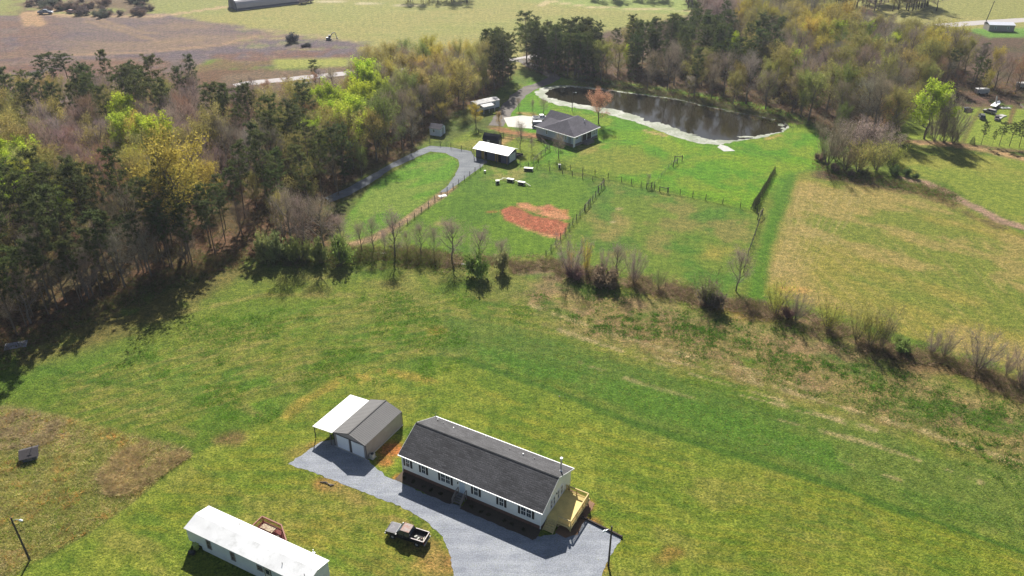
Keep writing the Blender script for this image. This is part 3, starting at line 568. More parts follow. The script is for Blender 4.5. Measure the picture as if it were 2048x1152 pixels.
def window(parent, x0, x1, z0, z1, y, panes=1, face='y', sgn=-1, shut=None, name='window', tm=None, gm_=None):
    """window on a wall whose outer face is at y; face 'x' puts it on a gable wall"""
    tm = tm or TRIM; gm_ = gm_ or GLASS
    def bx(m, a, b, d0, d1, c, d):
        lo, hi = sorted((y + sgn * d0, y + sgn * d1))
        return m.box(a, b, lo, hi, c, d) if face == 'y' else m.box(lo, hi, a, b, c, d)
    fr = MB(); wd = .07
    bx(fr, x0 - .04, x0 + wd, 0, .07, z0, z1); bx(fr, x1 - wd, x1 + .04, 0, .07, z0, z1)
    bx(fr, x0 - .04, x1 + .04, 0, .08, z1, z1 + wd); bx(fr, x0 - .06, x1 + .06, 0, .1, z0 - .07, z0)
    n = panes; wv = (x1 - x0) / n
    for k in range(1, n): bx(fr, x0 + k * wv - .06, x0 + k * wv + .06, 0, .07, z0, z1)
    zm = (z0 + z1) / 2; bx(fr, x0 + wd, x1 - wd, 0, .05, zm - .03, zm + .03)
    for k in range(n):
        xm = x0 + (k + .5) * wv; bx(fr, xm - .014, xm + .014, 0, .03, z0, zm - .03); bx(fr, xm - .014, xm + .014, 0, .03, zm + .03, z1)
    f = fr.build(name, tm, parent)
    pm = MB(); bx(pm, x0 + .02, x1 - .02, .002, .012, z0 + .01, z1 - .01); pm.build('pane', gm_, f)
    if shut:
        for a in (x0 - .06 - shut, x1 + .06):
            s_ = MB(); bx(s_, a, a + shut, 0, .05, z0 - .04, z1 + .06)
            k = z0
            while k < z1 - .1: bx(s_, a + .04, a + shut - .04, .05, .065, k + .03, k + .09); k += .14
            s_.build('shutter', BLACK, parent)
for a, b, n in ((1.0, 1.74, 1), (3.72, 4.46, 1), (7.0, 8.62, 2), (12.42, 13.18, 1), (16.44, 17.2, 1), (19.78, 21.44, 2)):
    window(h, a, b, 1.5, 2.92, .3, n, shut=.33)
for a, b in ((2.86, 3.5), (3.66, 4.3), (5.0, 5.62), (6.0, 6.64)):
    window(h, a, b, 1.5, 2.95, 22.9, 1, 'x', 1)
dr = MB().box(10.14, 11.06, .24, .298, .78, 2.92).build('door', mat('pale blue door', (0.5, 0.58, 0.68), 0.5), h)
MB().box(10.08, 10.14, .2, .3, .74, 2.98).box(11.06, 11.12, .2, .3, .74, 2.98).box(10.08, 11.12, .2, .3, 2.92, 2.98).build('door_frame', TRIM, dr)
MB().box(10.96, 11.0, .17, .24, 1.75, 1.86).build('handle', STEEL, dr)
MB().box(9.84, 9.94, .16, .3, 2.3, 2.55).build('wall_lamp', DARKMETAL, h)
MB().box(22.9, 23.04, 4.66, 4.76, 2.75, 2.98).build('wall_lamp', DARKMETAL, h)
st = MB()
for i in range(4): st.box(9.95, 11.25, -.25 - .3 * (i + 1), -.25 - .3 * i, .72 - .18 * (i + 1) - .05, .72 - .18 * (i + 1))
st.box(9.95, 11.25, -.25, .3, .64, .72)
for x in (9.97, 11.19): st.bar((x, -.2, .62), (x, -1.5, -.02), .05, .22)
stair = st.build('front_steps', GREYWOOD, h)
for x in (9.93, 11.27):
    rl = MB()
    for yy, zb, zt in ((.2, 0, 1.68), (-.3, 0, 1.68), (-1.42, 0, .98)): rl.box(x - .045, x + .045, yy - .045, yy + .045, zb, zt)
    rl.bar((x, .2, 1.66), (x, -.3, 1.66), .1, .05); rl.bar((x, -.3, 1.66), (x, -1.45, .96), .1, .05); rl.bar((x, .2, .95), (x, -.3, .95), .05); rl.bar((x, -.3, .95), (x, -1.45, .28), .05)
    for k in range(8):
        yy = -.38 - k * .13; t = (-.3 - yy) / 1.15; rl.box(x - .018, x + .018, yy - .018, yy + .018, .93 - .68 * t, 1.64 - .68 * t)
    rl.build('stair_rail', GREYWOOD, stair)
fl = MB().tube([(22.4, 7.0, 4.6), (22.4, 7.0, 6.95)], .115, 12).build('chimney_flue', STEEL, h, smooth=False)
MB().tube([(22.4, 7.0, 6.95), (22.4, 7.0, 7.2)], [.2, .2], 12).build('cap', mat('bright flue cap', (0.75, 0.74, 0.7), 0.4), fl)
MB().tube([(22.4, 7.0, roofz(7.0) - .05), (22.4, 7.0, roofz(7.0) + .22)], [.26, .15], 10).build('flashing', TRIM, fl)
for x, y, hh, rr, m_ in ((1.3, 8.3, .3, .07, DARKMETAL), (2.5, 8.0, .25, .05, DARKMETAL), (4.5, 7.7, .2, .08, TRIM), (9.4, 8.8, .3, .05, TRIM), (14.0, 7.7, .3, .05, DARKMETAL), (16.2, 7.6, .3, .09, TRIM), (17.9, 7.7, .3, .05, DARKMETAL), (.4, 9.1, .9, .03, DARKMETAL)):
    MB().tube([(x, y, roofz(y) - .05), (x, y, roofz(y) + hh)], rr, 8).build('roof_vent', m_, h)
# deck on the right gable
dk_ = MB().box(22.92, 26.5, 1.85, 7.75, .92, 1.0).build('deck_floor', NEWWOOD, h)
rim = MB().box(22.95, 26.5, 1.78, 1.84, .68, .99).box(26.51, 26.57, 1.78, 7.82, .68, .99).box(22.95, 26.5, 7.76, 7.82, .68, .99)
for y in (2.6, 3.6, 4.6, 5.6, 6.6): rim.box(22.95, 26.5, y, y + .05, .72, .918)
rim.build('deck_frame', NEWRAIL, h)
for x, y in ((26.4, 1.95), (26.4, 3.9), (26.4, 5.8), (26.4, 7.65), (24.6, 1.95), (24.6, 7.65), (23.1, 7.65)):
    MB().box(x - .06, x + .06, y - .06, y + .06, 0, 1.96).build('post', NEWRAIL, h)
for y, s_ in ((1.95, 1), (7.65, -1)):
    MB().bar((26.38, y, .15), (26.38, y + s_ * .75, .8), .07).bar((26.38, y, .15), (25.65, y, .8), .07).build('brace', NEWRAIL, h)
MB().bar((24.6, 1.9, .2), (25.2, 1.9, .8), .07).build('brace', NEWRAIL, h)
def railing(pts, zt, zb, m, parent, name='railing', step=.135, w=.13):
    m_ = MB()
    for (xa, ya), (xb, yb) in zip(pts, pts[1:]):
        m_.bar((xa, ya, zt), (xb, yb, zt), w, .045); m_.bar((xa, ya, zt - .14), (xb, yb, zt - .14), .045, .09); m_.bar((xa, ya, zb), (xb, yb, zb), .045, .09)
        L = math.hypot(xb - xa, yb - ya); n = int(L / step)
        for k in range(1, n):
            x = xa + (xb - xa) * k / n; y = ya + (yb - ya) * k / n; m_.box(x - .018, x + .018, y - .018, y + .018, zb, zt - .1)
    return m_.build(name, m, parent)
railing([(24.6, 1.95), (26.4, 1.95)], 1.96, 1.1, NEWRAIL, h)
railing([(26.4, 1.95), (26.4, 7.65)], 1.96, 1.1, NEWRAIL, h)
railing([(26.4, 7.65), (22.95, 7.65)], 1.96, 1.1, NEWRAIL, h)
ds = MB()
for i in range(5): ds.box(23.05, 24.5, 1.78 - .26 * (i + 1), 1.78 - .26 * i, .99 - .17 * (i + 1) - .05, .99 - .17 * (i + 1))
for i in range(5): ds.box(23.06, 24.49, 1.79 - .26 * i - .03, 1.79 - .26 * i, .99 - .17 * (i + 1), .99 - .17 * i - .052)
ds.bar((23.04, 1.8, .85), (23.04, .4, -.02), .05, .26); ds.bar((24.52, 1.8, .85), (24.52, .4, -.02), .05, .26)
dsb = ds.build('deck_steps', NEWRAIL, h)
sheet('mulch_bed', [(-16.278 + x * math.cos(YAW) - y * math.sin(YAW), 84.85 + x * math.sin(YAW) + y * math.cos(YAW)) for x, y in ((.2, -1.5), (9.8, -1.75), (9.8, .5), (.2, .5))], 0.045, MULCH, .6, .08, 2)
sheet('mulch_bed', [(-16.278 + x * math.cos(YAW) - y * math.sin(YAW), 84.85 + x * math.sin(YAW) + y * math.cos(YAW)) for x, y in ((11.4, -1.75), (22.6, -1.75), (23.0, -1.3), (22.8, .5), (11.4, .5))], 0.045, MULCH, .6, .08, 3)
sheet('mulch_bed', [(-16.278 + x * math.cos(YAW) - y * math.sin(YAW), 84.85 + x * math.sin(YAW) + y * math.cos(YAW)) for x, y in ((24.7, .9), (26.4, .7), (27.4, 2.0), (27.2, 8.2), (23.0, 9.0), (22.95, 1.9), (24.6, 1.9))], 0.045, mat('dug clay soil', (0.2, 0.11, 0.06), 0.95, 1.5, 0.3, 0.4), .6, .12, 4)
ed = empty('timber_edging', tuple(G(1163, 1035)), 0, 'low dark timber edging between the gravel parking corner and the lawn', 'edging')
g0, g1 = G(1163, 1035), G(1245, 1076); dd = g1 - g0
for k in range(4): 
    a = Vector(dd * k / 4); b_ = Vector(dd * (k + .98) / 4); a.z = b_.z = .16; MB().bar(a, b_, .2, .3).build('timber', mat('dark timber', (0.05, 0.035, 0.028), 0.9, 2, 0.3), ed)

# ------------------------------------------------------------------ garage with carport
GY = -0.518
GWALL = lined('grey ribbed wall', (150, 142, 138), 1, 0.3, 0.02, 0.5, 0.82, 0.14, metal=0.1)
GFRONT = lined('grey ribbed front', (146, 140, 140), 0, 0.3, 0.02, 0.5, 0.82, 0.14, metal=0.1)
GROOF = mat('brown grey roof metal', (0.125, 0.12, 0.117), 0.72, 0.6, 0.12, metal=0.1)
WROOF = mat('white roof metal', (0.62, 0.62, 0.6), 0.45, 0.5, 0.08)
DTRIM = mat('dark grey trim', (0.06, 0.06, 0.065), 0.5)
g_ = empty('metal_garage', (-26.788, 90.58, 0), GY, 'grey metal garage with two white roll-up doors and a white-roofed carport on its side', 'garage')
GW, GL, e_, z_ = 6.09, 8.9, 2.73, 3.72
MB().prism([(.06, .05), (GW - .06, .05), (GW - .06, e_ - .06), (GW / 2, z_ - .08), (.06, e_ - .06)], 'y', .1, GL - .05).build('wall', GWALL, g_)
MB().prism([(.07, .02), (GW - .07, .02), (GW - .07, e_ - .06), (GW / 2, z_ - .08), (.07, e_ - .06)], 'y', .07, .097).build('front_wall', GFRONT, g_)
MB().box(-.05, GW + .05, -.15, GL + .05, 0, .05).build('slab', PAD, g_)
def ribbed(p0, p1, p2, p3, nrib, mat_, name, parent):
    """metal roof panel: p0-p1 along the eave, ribs run from eave to ridge"""
    P4 = [Vector(p) for p in (p0, p1, p2, p3)]; m_ = MB().slab(*P4, .05); n = (P4[1] - P4[0]).cross(P4[3] - P4[0]).normalized(); n = n if n.z > 0 else -n
    for k in range(nrib + 1):
        t = k / nrib * .994 + .003; a = P4[0].lerp(P4[1], t) + n * .01; b_ = P4[3].lerp(P4[2], t) + n * .01; m_.bar(a, b_, .035, .024)
    return m_.build(name, mat_, parent)
ribbed((0, -.12, e_), (0, GL, e_), (GW / 2, GL, z_), (GW / 2, -.12, z_), 26, GROOF, 'roof', g_)
ribbed((GW, -.12, e_), (GW, GL, e_), (GW / 2, GL, z_), (GW / 2, -.12, z_), 26, GROOF, 'roof', g_)
MB().bar((GW / 2, -.14, z_ + .03), (GW / 2, GL + .02, z_ + .03), .22, .05).build('ridge_cap', mat('ridge metal', (0.1, 0.095, 0.09), 0.85), g_)
ribbed((-3.9, -.3, 2.36), (-3.9, GL - .3, 2.36), (-.02, GL - .3, e_ - .02), (-.02, -.3, e_ - .02), 26, WROOF, 'carport_roof', g_)
MB().box(-.04, .04, -.02, .08, .05, e_ - .04).box(GW - .04, GW + .04, -.02, .08, .05, e_ - .04).box(2.93, 3.3, .03, .069, .05, 2.5).box(.06, GW - .06, .03, .069, 2.45, 2.56).box(GW - .03, GW + .03, GL - .06, GL + .02, .05, e_ - .04).build('trim', DTRIM, g_)
RD = lined('white roll-up door', (216, 222, 232), 2, 0.1, 0.01, 0.5, 0.88, 0.2, na=0.03)
for a in (.52, 3.36): MB().box(a, a + 2.3, .02, .066, .06, 2.38).build('roll_up_door', RD, g_)
for x, y in ((-3.7, -.15), (-3.7, GL - .5), (-.55, -.15), (-3.7, GL / 2)): MB().box(x - .05, x + .05, y - .05, y + .05, 0, 2.4 if x < -1 else 2.6).build('post', DTRIM, g_)
MB().bar((-3.7, -.15, 2.27), (-3.7, GL - .5, 2.27), .07).bar((-3.7, -.2, 2.28), (0, -.2, 2.62), .07).bar((-3.68, -.15, 1.75), (-3.2, -.15, 2.28), .05).build('carport_frame', DTRIM, g_)
MB().bar((-.5, .8, .1), (-.2, .5, 2.2), .09).build('brace', NEWRAIL, g_)
def local(o, x, y, z=0):
    c_, s_ = math.cos(o.rotation_euler.z), math.sin(o.rotation_euler.z); return (o.location.x + x * c_ - y * s_, o.location.y + x * s_ + y * c_, o.location.z + z)
hp = empty('heat_pump', local(g_, 6.55, .75), GY, 'small grey heat pump box against the right corner of the metal garage', 'heat pump')
MB().box(-.3, .3, -.35, .35, .08, .75).build('casing', mat('beige metal', (0.4, 0.38, 0.34), 0.6), hp, bevel=.03); MB().tube([(0, 0, .75), (0, 0, .79)], .24, 14).build('fan_guard', DARKMETAL, hp); MB().box(-.4, .4, -.45, .45, 0, .08).build('pad', PAD, hp)

# ------------------------------------------------------------------ single-wide mobile home
mh = empty('mobile_home', (-42.24, 71.56, 0), -0.4697, 'white single-wide mobile home with bright white metal roof beside the red deck', 'mobile home')
ML, MW = 20.0, 4.27
MSID = lined('white ribbed siding', (214, 218, 226), 0, 0.22, 0.015, 0.5, 0.86, 0.15, na=0.06)
MB().prism([(.15, .75), (MW - .15, .75), (MW - .15, 3.02), (MW / 2, 3.55), (.15, 3.02)], 'x', .12, ML - .12).build('wall', MSID, mh)
MB().slab((0, -.05, 3.08), (ML, -.05, 3.08), (ML, MW / 2, 3.66), (0, MW / 2, 3.66), .08).slab((0, MW + .05, 3.08), (ML, MW + .05, 3.08), (ML, MW / 2 + .002, 3.66), (0, MW / 2 + .002, 3.66), .08).build('roof', mat('white coated roof', (0.58, 0.58, 0.575), 0.6, 0.4, 0.1, wear=(0.47, 0.47, 0.46), ws=0.6, wt=0.58), mh)
MB().box(2.3, ML - .15, .2, .26, 0, .75).box(.2, ML - .15, MW - .26, MW - .2, 0, .75).box(ML - .2, ML - .14, .2, MW - .2, 0, .75).build('skirting', mat('white skirting', (0.68, 0.69, 0.7), 0.7, 1, 0.1), mh)
MB().box(.14, 2.3, .5, .56, 0, .75).build('underside_shade_panel', mat('underside shade colour', (0.07, 0.06, 0.05), 0.9), mh)  # dark sheet across the unskirted gap, shade under the home put into its colour
for a, b_, c_, d_ in ((3.55, 4.25, 1.15, 2.55), (7.6, 8.3, 1.15, 2.5), (12.0, 12.9, 1.7, 2.45), (16.6, 17.6, 1.3, 2.4)):
    window(mh, a, b_, c_, d_, .15, 1, tm=mat('grey window frame', (0.3, 0.27, 0.24), 0.6), gm_=mat('curtained glass', (0.1, 0.085, 0.07), 0.2, 2, 0.3))
md_ = MB().box(13.25, 14.15, .08, .148, .8, 2.75).build('door', mat('cream door', (0.62, 0.6, 0.54), 0.5), mh); MB().box(13.18, 13.25, .06, .15, .78, 2.82).box(14.15, 14.22, .06, .15, .78, 2.82).box(13.18, 14.22, .06, .15, 2.75, 2.82).build('door_frame', DTRIM, md_); MB().box(13.4, 14.0, .06, .08, 1.7, 2.5).build('pane', GLASS, md_)
def mz(y): return 3.66 - .58 * abs(y - MW / 2) / (MW / 2 + .05)
for x, y in ((2.2, 3.3), (13.8, 2.6), (15.4, 1.1), (18.5, 2.9), (18.9, 1.0), (6.1, 3.6)): MB().tube([(x, y, mz(y) - .03), (x, y, mz(y) + .28)], .045, 8).build('roof_vent', DARKMETAL, mh)
MB().box(17.2, 17.55, MW - .14, MW + .35, 2.6, 2.95).tube([(17.4, MW + .2, 2.9), (17.4, MW + .2, 3.5)], .05, 6).build('meter_box', STEEL, mh)
tb = empty('trash_cart', local(mh, 1.55, -.15), -.47, 'lime green wheeled trash cart at the open corner of the mobile home', 'trash cart')
MB().prism([(-.24, -.22), (.24, -.22), (.3, .28), (-.3, .28)][:4], 'z', .1, .95).build('bin', mat('lime plastic', (0.36, 0.42, 0.1), 0.5), tb, bevel=.03); MB().box(-.33, .33, -.3, .34, .95, 1.03).build('lid', mat('lime plastic', (0.36, 0.42, 0.1)), tb, bevel=.02)
for s_ in (-1, 1): MB().tube([(s_ * .28, .26, .12), (s_ * .34, .26, .12)], .12, 12).build('wheel', BLACK, tb)
ty = empty('black_barrel', local(mh, 1.6, -.95), 0, 'dark round barrel lying in front of the open corner of the mobile home', 'barrel')
MB().tube([(-.4, 0, .3), (-.3, 0, .3), (.3, 0, .3), (.4, 0, .3)], [.27, .3, .3, .27], 14).build('drum', mat('black plastic', (0.02, 0.02, 0.022), 0.4), ty); MB().tube([(-.1, 0, .3), (-.04, 0, .3)], .315, 14).tube([(.1, 0, .3), (.16, 0, .3)], .315, 14).build('hoop', DARKMETAL, ty)
# red deck behind it
RED = mat('red brown stain', (0.26, 0.055, 0.04), 0.7, 2, 0.25, 0.2)
REDT = mat('worn red rail cap', (0.24, 0.1, 0.06), 0.7, 2, 0.2)
rdk = empty('red_deck', local(mh, 6.6, 4.3), -0.4697, 'small red stained wooden deck with pointed corner behind the mobile home', 'deck')
dp = [(0, .05), (0, 2.6), (3.3, 2.6), (5.6, .9), (5.6, .05)]
MB().prism(dp, 'z', .78, .86).build('deck_floor', lined('red boards', (116, 52, 44), 0, .14, .01, .8, .6, .1), rdk)
MB().prism(dp, 'z', .5, .778).build('deck_frame', RED, rdk)
for a, b_ in zip(dp, dp[1:]):
    m_ = railing([a, b_], 1.8, .95, RED, rdk, step=.16); MB().bar((a[0], a[1], 1.84), (b_[0], b_[1], 1.84), .16, .035).build('rail_cap', REDT, m_)
for x, y in dp: MB().box(x - .05, x + .05, y - .05, y + .05, 0, 1.78).build('post', RED, rdk)
hb = empty('picnic_table', local(mh, 6.6 + 1.9, 4.3 + 1.55, .86), -.4697, 'cream painted picnic table on the red deck', 'table')
MB().box(-1.0, 1.0, -.38, .38, .68, .74).build('tabletop', mat('cream paint', (0.4, 0.33, 0.2), 0.7, 2, 0.3, wear=(0.16, .09, .05), ws=2.5, wt=.48), hb)
for s_ in (-1, 1): MB().box(-1.0, 1.0, s_ * .62 - .12, s_ * .62 + .12, .4, .44).build('bench_seat', mat('cream paint', (0.62, 0.5, 0.3)), hb)
for s_ in (-.75, .75): MB().bar((s_, -.55, 0), (s_, .1, .68), .07).bar((s_, .55, 0), (s_, -.1, .68), .07).box(s_ - .03, s_ + .03, -.7, .7, .34, .4).build('leg', RED, hb)
pl = empty('patio_pot', local(mh, 6.6 + 3.7, 4.3 + 1.1, .86), 0, 'round grey planter on the red deck beside the picnic table', 'planter')
MB().tube([(0, 0, 0), (0, 0, .35)], [.2, .3], 12).build('pot', mat('grey clay', (0.25, 0.26, 0.22), 0.9), pl); MB().tube([(0, 0, .35), (0, 0, .37)], .26, 12).build('soil', MULCH, pl)

# ------------------------------------------------------------------ black pickup
TYRE = mat('tyre rubber', (0.015, 0.015, 0.016), 0.9); RIM = mat('dull rim', (0.36, 0.36, 0.38), 0.45, metal=0.4)
def pickup(name, loc, rz, label, cat, paint_, hoodm, roofm, bedm, railm, s=1.0, suv=False, group=None, load=False):
    """crew-cab pickup (or closed wagon), front towards +x"""
    o = empty(name, loc, rz, label, cat, group); o.scale = (s, s, s)
    b_ = MB()
    prof = [(-2.8, .5), (2.72, .5), (2.82, .62), (2.82, .98), (2.7, 1.06), (1.35, 1.16), (-.75, 1.18), (-.75, 1.2), (-2.8, 1.2)]
    if not suv:
        b_.prism([(-.78, .5), (2.72, .5), (2.82, .62), (2.82, .96), (2.68, 1.03), (1.35, 1.12), (-.78, 1.15)], 'y', -.93, .93)
        b_.box(-2.82, -.78, -.93, -.82, .5, 1.2).box(-2.82, -.78, .82, .93, .5, 1.2).box(-2.84, -2.74, -.93, .93, .5, 1.2)
        b_.box(-.86, -.76, -.82, .82, .7, 1.25)
    else:
        b_.prism([(-2.5, .45), (2.3, .45), (2.42, .6), (2.42, .95), (2.25, 1.02), (1.2, 1.1), (-2.5, 1.12)], 'y', -.93, .93)
    b_.build('body', paint_, o, bevel=.07)
    if not suv:
        MB().box(-2.76, -.8, -.83, .83, .66, .74).build('bed_floor', bedm, o)
        MB().box(-2.84, -.84, -.94, -.84, 1.2, 1.235).box(-2.84, -.84, .84, .94, 1.2, 1.235).box(-2.86, -2.76, -.94, .94, 1.2, 1.235).build('bed_rail', railm, o)
        x0, x1, x2, x3, zt = -.8, -.62, .62, 1.32, 1.80
    else: x0, x1, x2, x3, zt = -2.5, -2.15, .5, 1.2, 1.72
    c_ = MB().poly([(x0, -.86, 1.1), (x3, -.86, 1.1), (x3, .86, 1.1), (x0, .86, 1.1), (x1, -.7, zt), (x2, -.7, zt), (x2, .7, zt), (x1, .7, zt)], [(3, 2, 1, 0), (4, 5, 6, 7), (0, 1, 5, 4), (1, 2, 6, 5), (2, 3, 7, 6), (3, 0, 4, 7)]).build('cab_glass', GLASS, o)
    rf_ = MB().box(x1 - .04, x2 + .02, -.73, .73, zt - .01, zt + .06).build('roof', roofm, o, bevel=.05)
    pm = MB()
    for s_ in (-1, 1):
        for xa, xb in ((x0, x1), (x3, x2), ((x0 + x3) / 2 - .1, (x0 + x3) / 2 - .15)): pm.bar((xa, s_ * .87, 1.08), (xb, s_ * .71, zt), .08)
    pm.build('pillar', paint_, o)
    MB().prism([(1.38, 1.115), (2.66, 1.035), (2.66, 1.055), (1.38, 1.145)] if not suv else [(1.25, 1.1), (2.2, 1.02), (2.2, 1.05), (1.25, 1.13)], 'y', -.8, .8).build('hood', hoodm, o)
    fx, bx_ = (2.84, -2.9) if not suv else (2.44, -2.52)
    MB().box(fx - .02, fx + .1, -.92, .92, .42, .62).build('bumper', RIM, o, bevel=.03); MB().box(bx_ - .04, bx_ + .08, -.9, .9, .42, .6).build('bumper', RIM, o, bevel=.03)
    MB().box(fx - .04, fx + .01, -.5, .5, .68, .94).build('grille', BLACK, o)
    for s_ in (-1, 1):
        MB().box(fx - .05, fx + .012, s_ * .72 - .15, s_ * .72 + .15, .7, .92).build('headlight', mat('lamp glass', (0.6, 0.6, 0.58), 0.2), o)
        MB().box(bx_ + .03, bx_ + .07, s_ * .83 - .07, s_ * .83 + .07, .75, 1.05).build('tail_light', mat('red lamp', (0.3, 0.02, 0.02), 0.3), o)
        MB().box(1.05, 1.2, s_ * 1.02 - .1, s_ * 1.02 + .1, 1.12, 1.28).build('mirror', paint_, o)
        for x in ((1.75, -1.82) if not suv else (1.5, -1.5)):
            wv = MB().tube([(x, s_ * .72, .38), (x, s_ * .96, .38)], .38, 18).build('wheel', TYRE, o); MB().tube([(x, s_ * .95, .38), (x, s_ * .975, .38)], .2, 12).build('rim', RIM, wv)
        MB().box(.15, .3, s_ * .935 - .02, s_ * .935 + .02, .93, .97).build('door_handle', RIM, o)
    return o
BPAINT = mat('old black paint', (0.012, 0.012, 0.015), 0.35, 1.5, 0.2)
HOODM = mat('faded grey hood', (0.06, 0.057, 0.075), 0.6, 1.2, 0.25, wear=(0.11, 0.105, 0.12), ws=1.5)
RROOF = mat('peeling rusty roof', (0.19, 0.145, 0.13), 0.6, 1.5, 0.25, wear=(0.17, 0.06, 0.035), ws=1.3, wt=.5)
pk = pickup('pickup_truck', (-13.75, 72.75, 0), math.pi - .376, 'old black pickup truck with peeling rusty roof on the grass by the drive', 'pickup truck', BPAINT, HOODM, RROOF, mat('dirty bed', (0.025, 0.022, 0.022), 0.8), mat('pinkish bed rail', (0.36, 0.3, 0.3), 0.5))
def in_truck(x, y, z): return local(pk, x, y, z)
jb = empty('cardboard_box', in_truck(-2.35, .4, .74), math.pi - .2, 'cream box of scrap in the rear of the black pickup bed', 'box')
MB().box(-.28, .28, -.3, .3, 0, .3).build('carton', mat('cream card', (0.55, 0.5, 0.38), 0.9, 3, 0.3), jb); MB().box(-.28, -.24, -.52, .3, .3, .32).build('flap', mat('cream card', (0.55, 0.5, 0.38)), jb)
sw = empty('spare_wheel', in_truck(-2.3, .38, 1.05), 0, 'small dark wheel lying on the cream box in the pickup bed', 'wheel'); MB().tube([(0, 0, 0), (0, 0, .12)], .22, 14).build('tyre', TYRE, sw); MB().tube([(0, 0, .1), (0, 0, .13)], .1, 10).build('rim', mat('rusty rim', (0.2, 0.1, 0.08), 0.7), sw)
for i, (x, y, a, l_) in enumerate(((-1.5, .55, .2, .7), (-1.75, .35, 1.1, .5), (-1.35, .2, .5, .4))):
    o_ = MB().box(-l_ / 2, l_ / 2, -.09, .09, 0, .07 + .02 * i).build('scrap_board', mat('pale scrap wood', (0.5, 0.5, 0.44), 0.8, 4, 0.4), None); o_.location = in_truck(x, y, .745 + .09 * i); o_.rotation_euler = (0, .05, a)
    tag(o_, ('longest pale scrap board along the side of the pickup bed', 'pale scrap board lying crosswise in the pickup bed', 'shortest pale scrap board on top of the pickup load')[i], 'board')

# ------------------------------------------------------------------ lamp poles
POLE = mat('creosoted pole', (0.075, 0.062, 0.055), 0.9, 1.5, 0.25)
def lamp_pole(px, py, hgt, arm, label, r0=.14, lamp=True):
    g = G(px, py); o = empty('lamp_pole', tuple(g), 0, label, 'lamp pole'); MB().tube([(0, 0, 0), (0, 0, hgt * .5), (0, 0, hgt)], [r0, r0 * .85, r0 * .7], 10).build('pole', POLE, o)
    if lamp:
        a = Vector(arm); z0 = hgt - .35
        ar = MB().tube([(0, 0, z0 - .2), tuple(a * .5 + Vector((0, 0, z0 + .12))), tuple(a + Vector((0, 0, z0 + .1)))], .035, 8).build('arm', STEEL, o)
        e = a + Vector((0, 0, z0 + .05)); d = a.normalized()
        MB().tube([tuple(e - d * .1 + Vector((0, 0, .1))), tuple(e + Vector((0, 0, .04))), tuple(e + d * .35 + Vector((0, 0, -.02)))], [.08, .17, .1], 10).build('lamp_head', mat('pale lamp housing', (0.72, 0.74, 0.76), 0.35), ar)
    return o
lamp_pole(59.7, 1120.5, 7.6, (1.15, -.15, 0), 'wooden pole with grey lamp at the edge of the overgrown grass patch')
lamp_pole(1216.6, 1132, 7.1, (-.85, -.45, 0), 'dark wooden pole with white lamp at the corner of the gravel parking area')
lamp_pole(1144, 222, height_for(1144, 222, 183), (.9, -.2, 0), 'slim pole lamp on the lawn between the grey-roofed house and the pond', .12)
up_ = G(1972, 43); o_ = empty('utility_pole', tuple(up_), 0, 'leaning utility pole beside the highway far beyond the woodland', 'utility pole'); MB().tube([(0, 0, 0), (1.2, 0, 9.5)], [.2, .14], 8).build('pole', POLE, o_); MB().bar((.1, 0, 8.9), (2.1, 0, 8.9), .12).build('crossarm', POLE, o_)
wr = G(1120, 805); o_ = empty('utility_stub', tuple(wr), 0, 'short bent metal stake standing alone in the mown lawn', 'stake'); MB().tube([(0, 0, 0), (.05, 0, .5), (-.12, 0, 1.2)], .03, 6).build('rod', DARKMETAL, o_); MB().box(-.2, -.05, -.05, .05, 1.15, 1.3).build('marker', DARKMETAL, o_)

# ------------------------------------------------------------------ well house
wh = empty('well_house', (-71.2, 87.25, 0), .42, 'small low shed with slanted dark board roof in the overgrown grass patch', 'shed')
MB().prism([(0, 0), (1.7, 0), (1.7, 1.2), (0, .75)][::1], 'x', -.95, .95).build('wall', lined('blue grey boards', (96, 96, 104), 0, .2, .01, .8, .7, .1), wh)
MB().slab((-1.3, -.35, .8), (1.3, -.35, .8), (1.3, 1.15, 1.42), (-1.3, 1.15, 1.42), .07).slab((-1.3, 1.15, 1.42), (1.3, 1.15, 1.42), (1.3, 1.9, 1.1), (-1.3, 1.9, 1.1), .07).build('roof', lined('dark roof boards', (52, 46, 48), 0, .25, .01, .8, .6, .1), wh)
MB().box(-.3, .3, -.03, -.002, .05, .68).build('door', GREYWOOD, wh)
MB().tube([(.5, 1.3, 0), (.5, 1.3, 2.1)], .04, 8).bar((.2, 1.3, 2.0), (.8, 1.3, 2.0), .04).build('vent_mast', DARKMETAL, wh)
tp = empty('metal_sheet', tuple(G(32, 692)), .35, 'pale grey metal sheet lying in the shade at the woodland edge', 'metal sheet'); MB().slab((-1.8, -1.0, .12), (1.8, -1.0, .1), (1.8, 1.0, .22), (-1.8, 1.0, .26), .05).build('sheet', mat('grey sheet metal', (0.3, 0.3, 0.34), 0.5), tp)
for k in range(9): MB().bar((-1.7 + k * .42, -1.0, .15), (-1.7 + k * .42, 1.0, .27), .04, .03).build('rib', mat('grey sheet metal', (0.3, 0.3, 0.34)), tp)
wd = empty('branch_pile', tuple(G(655, 968)), -.4, 'short pile of cut brown branches on the grass by the gravel drive', 'branches')
for k in range(5): MB().tube([(-1.2 + .2 * k, -.15 + .08 * k, .08 + .03 * k), (1.1 - .1 * k, .2 - .1 * k, .1)], [.06, .04], 6).build('branch', BARK, wd)

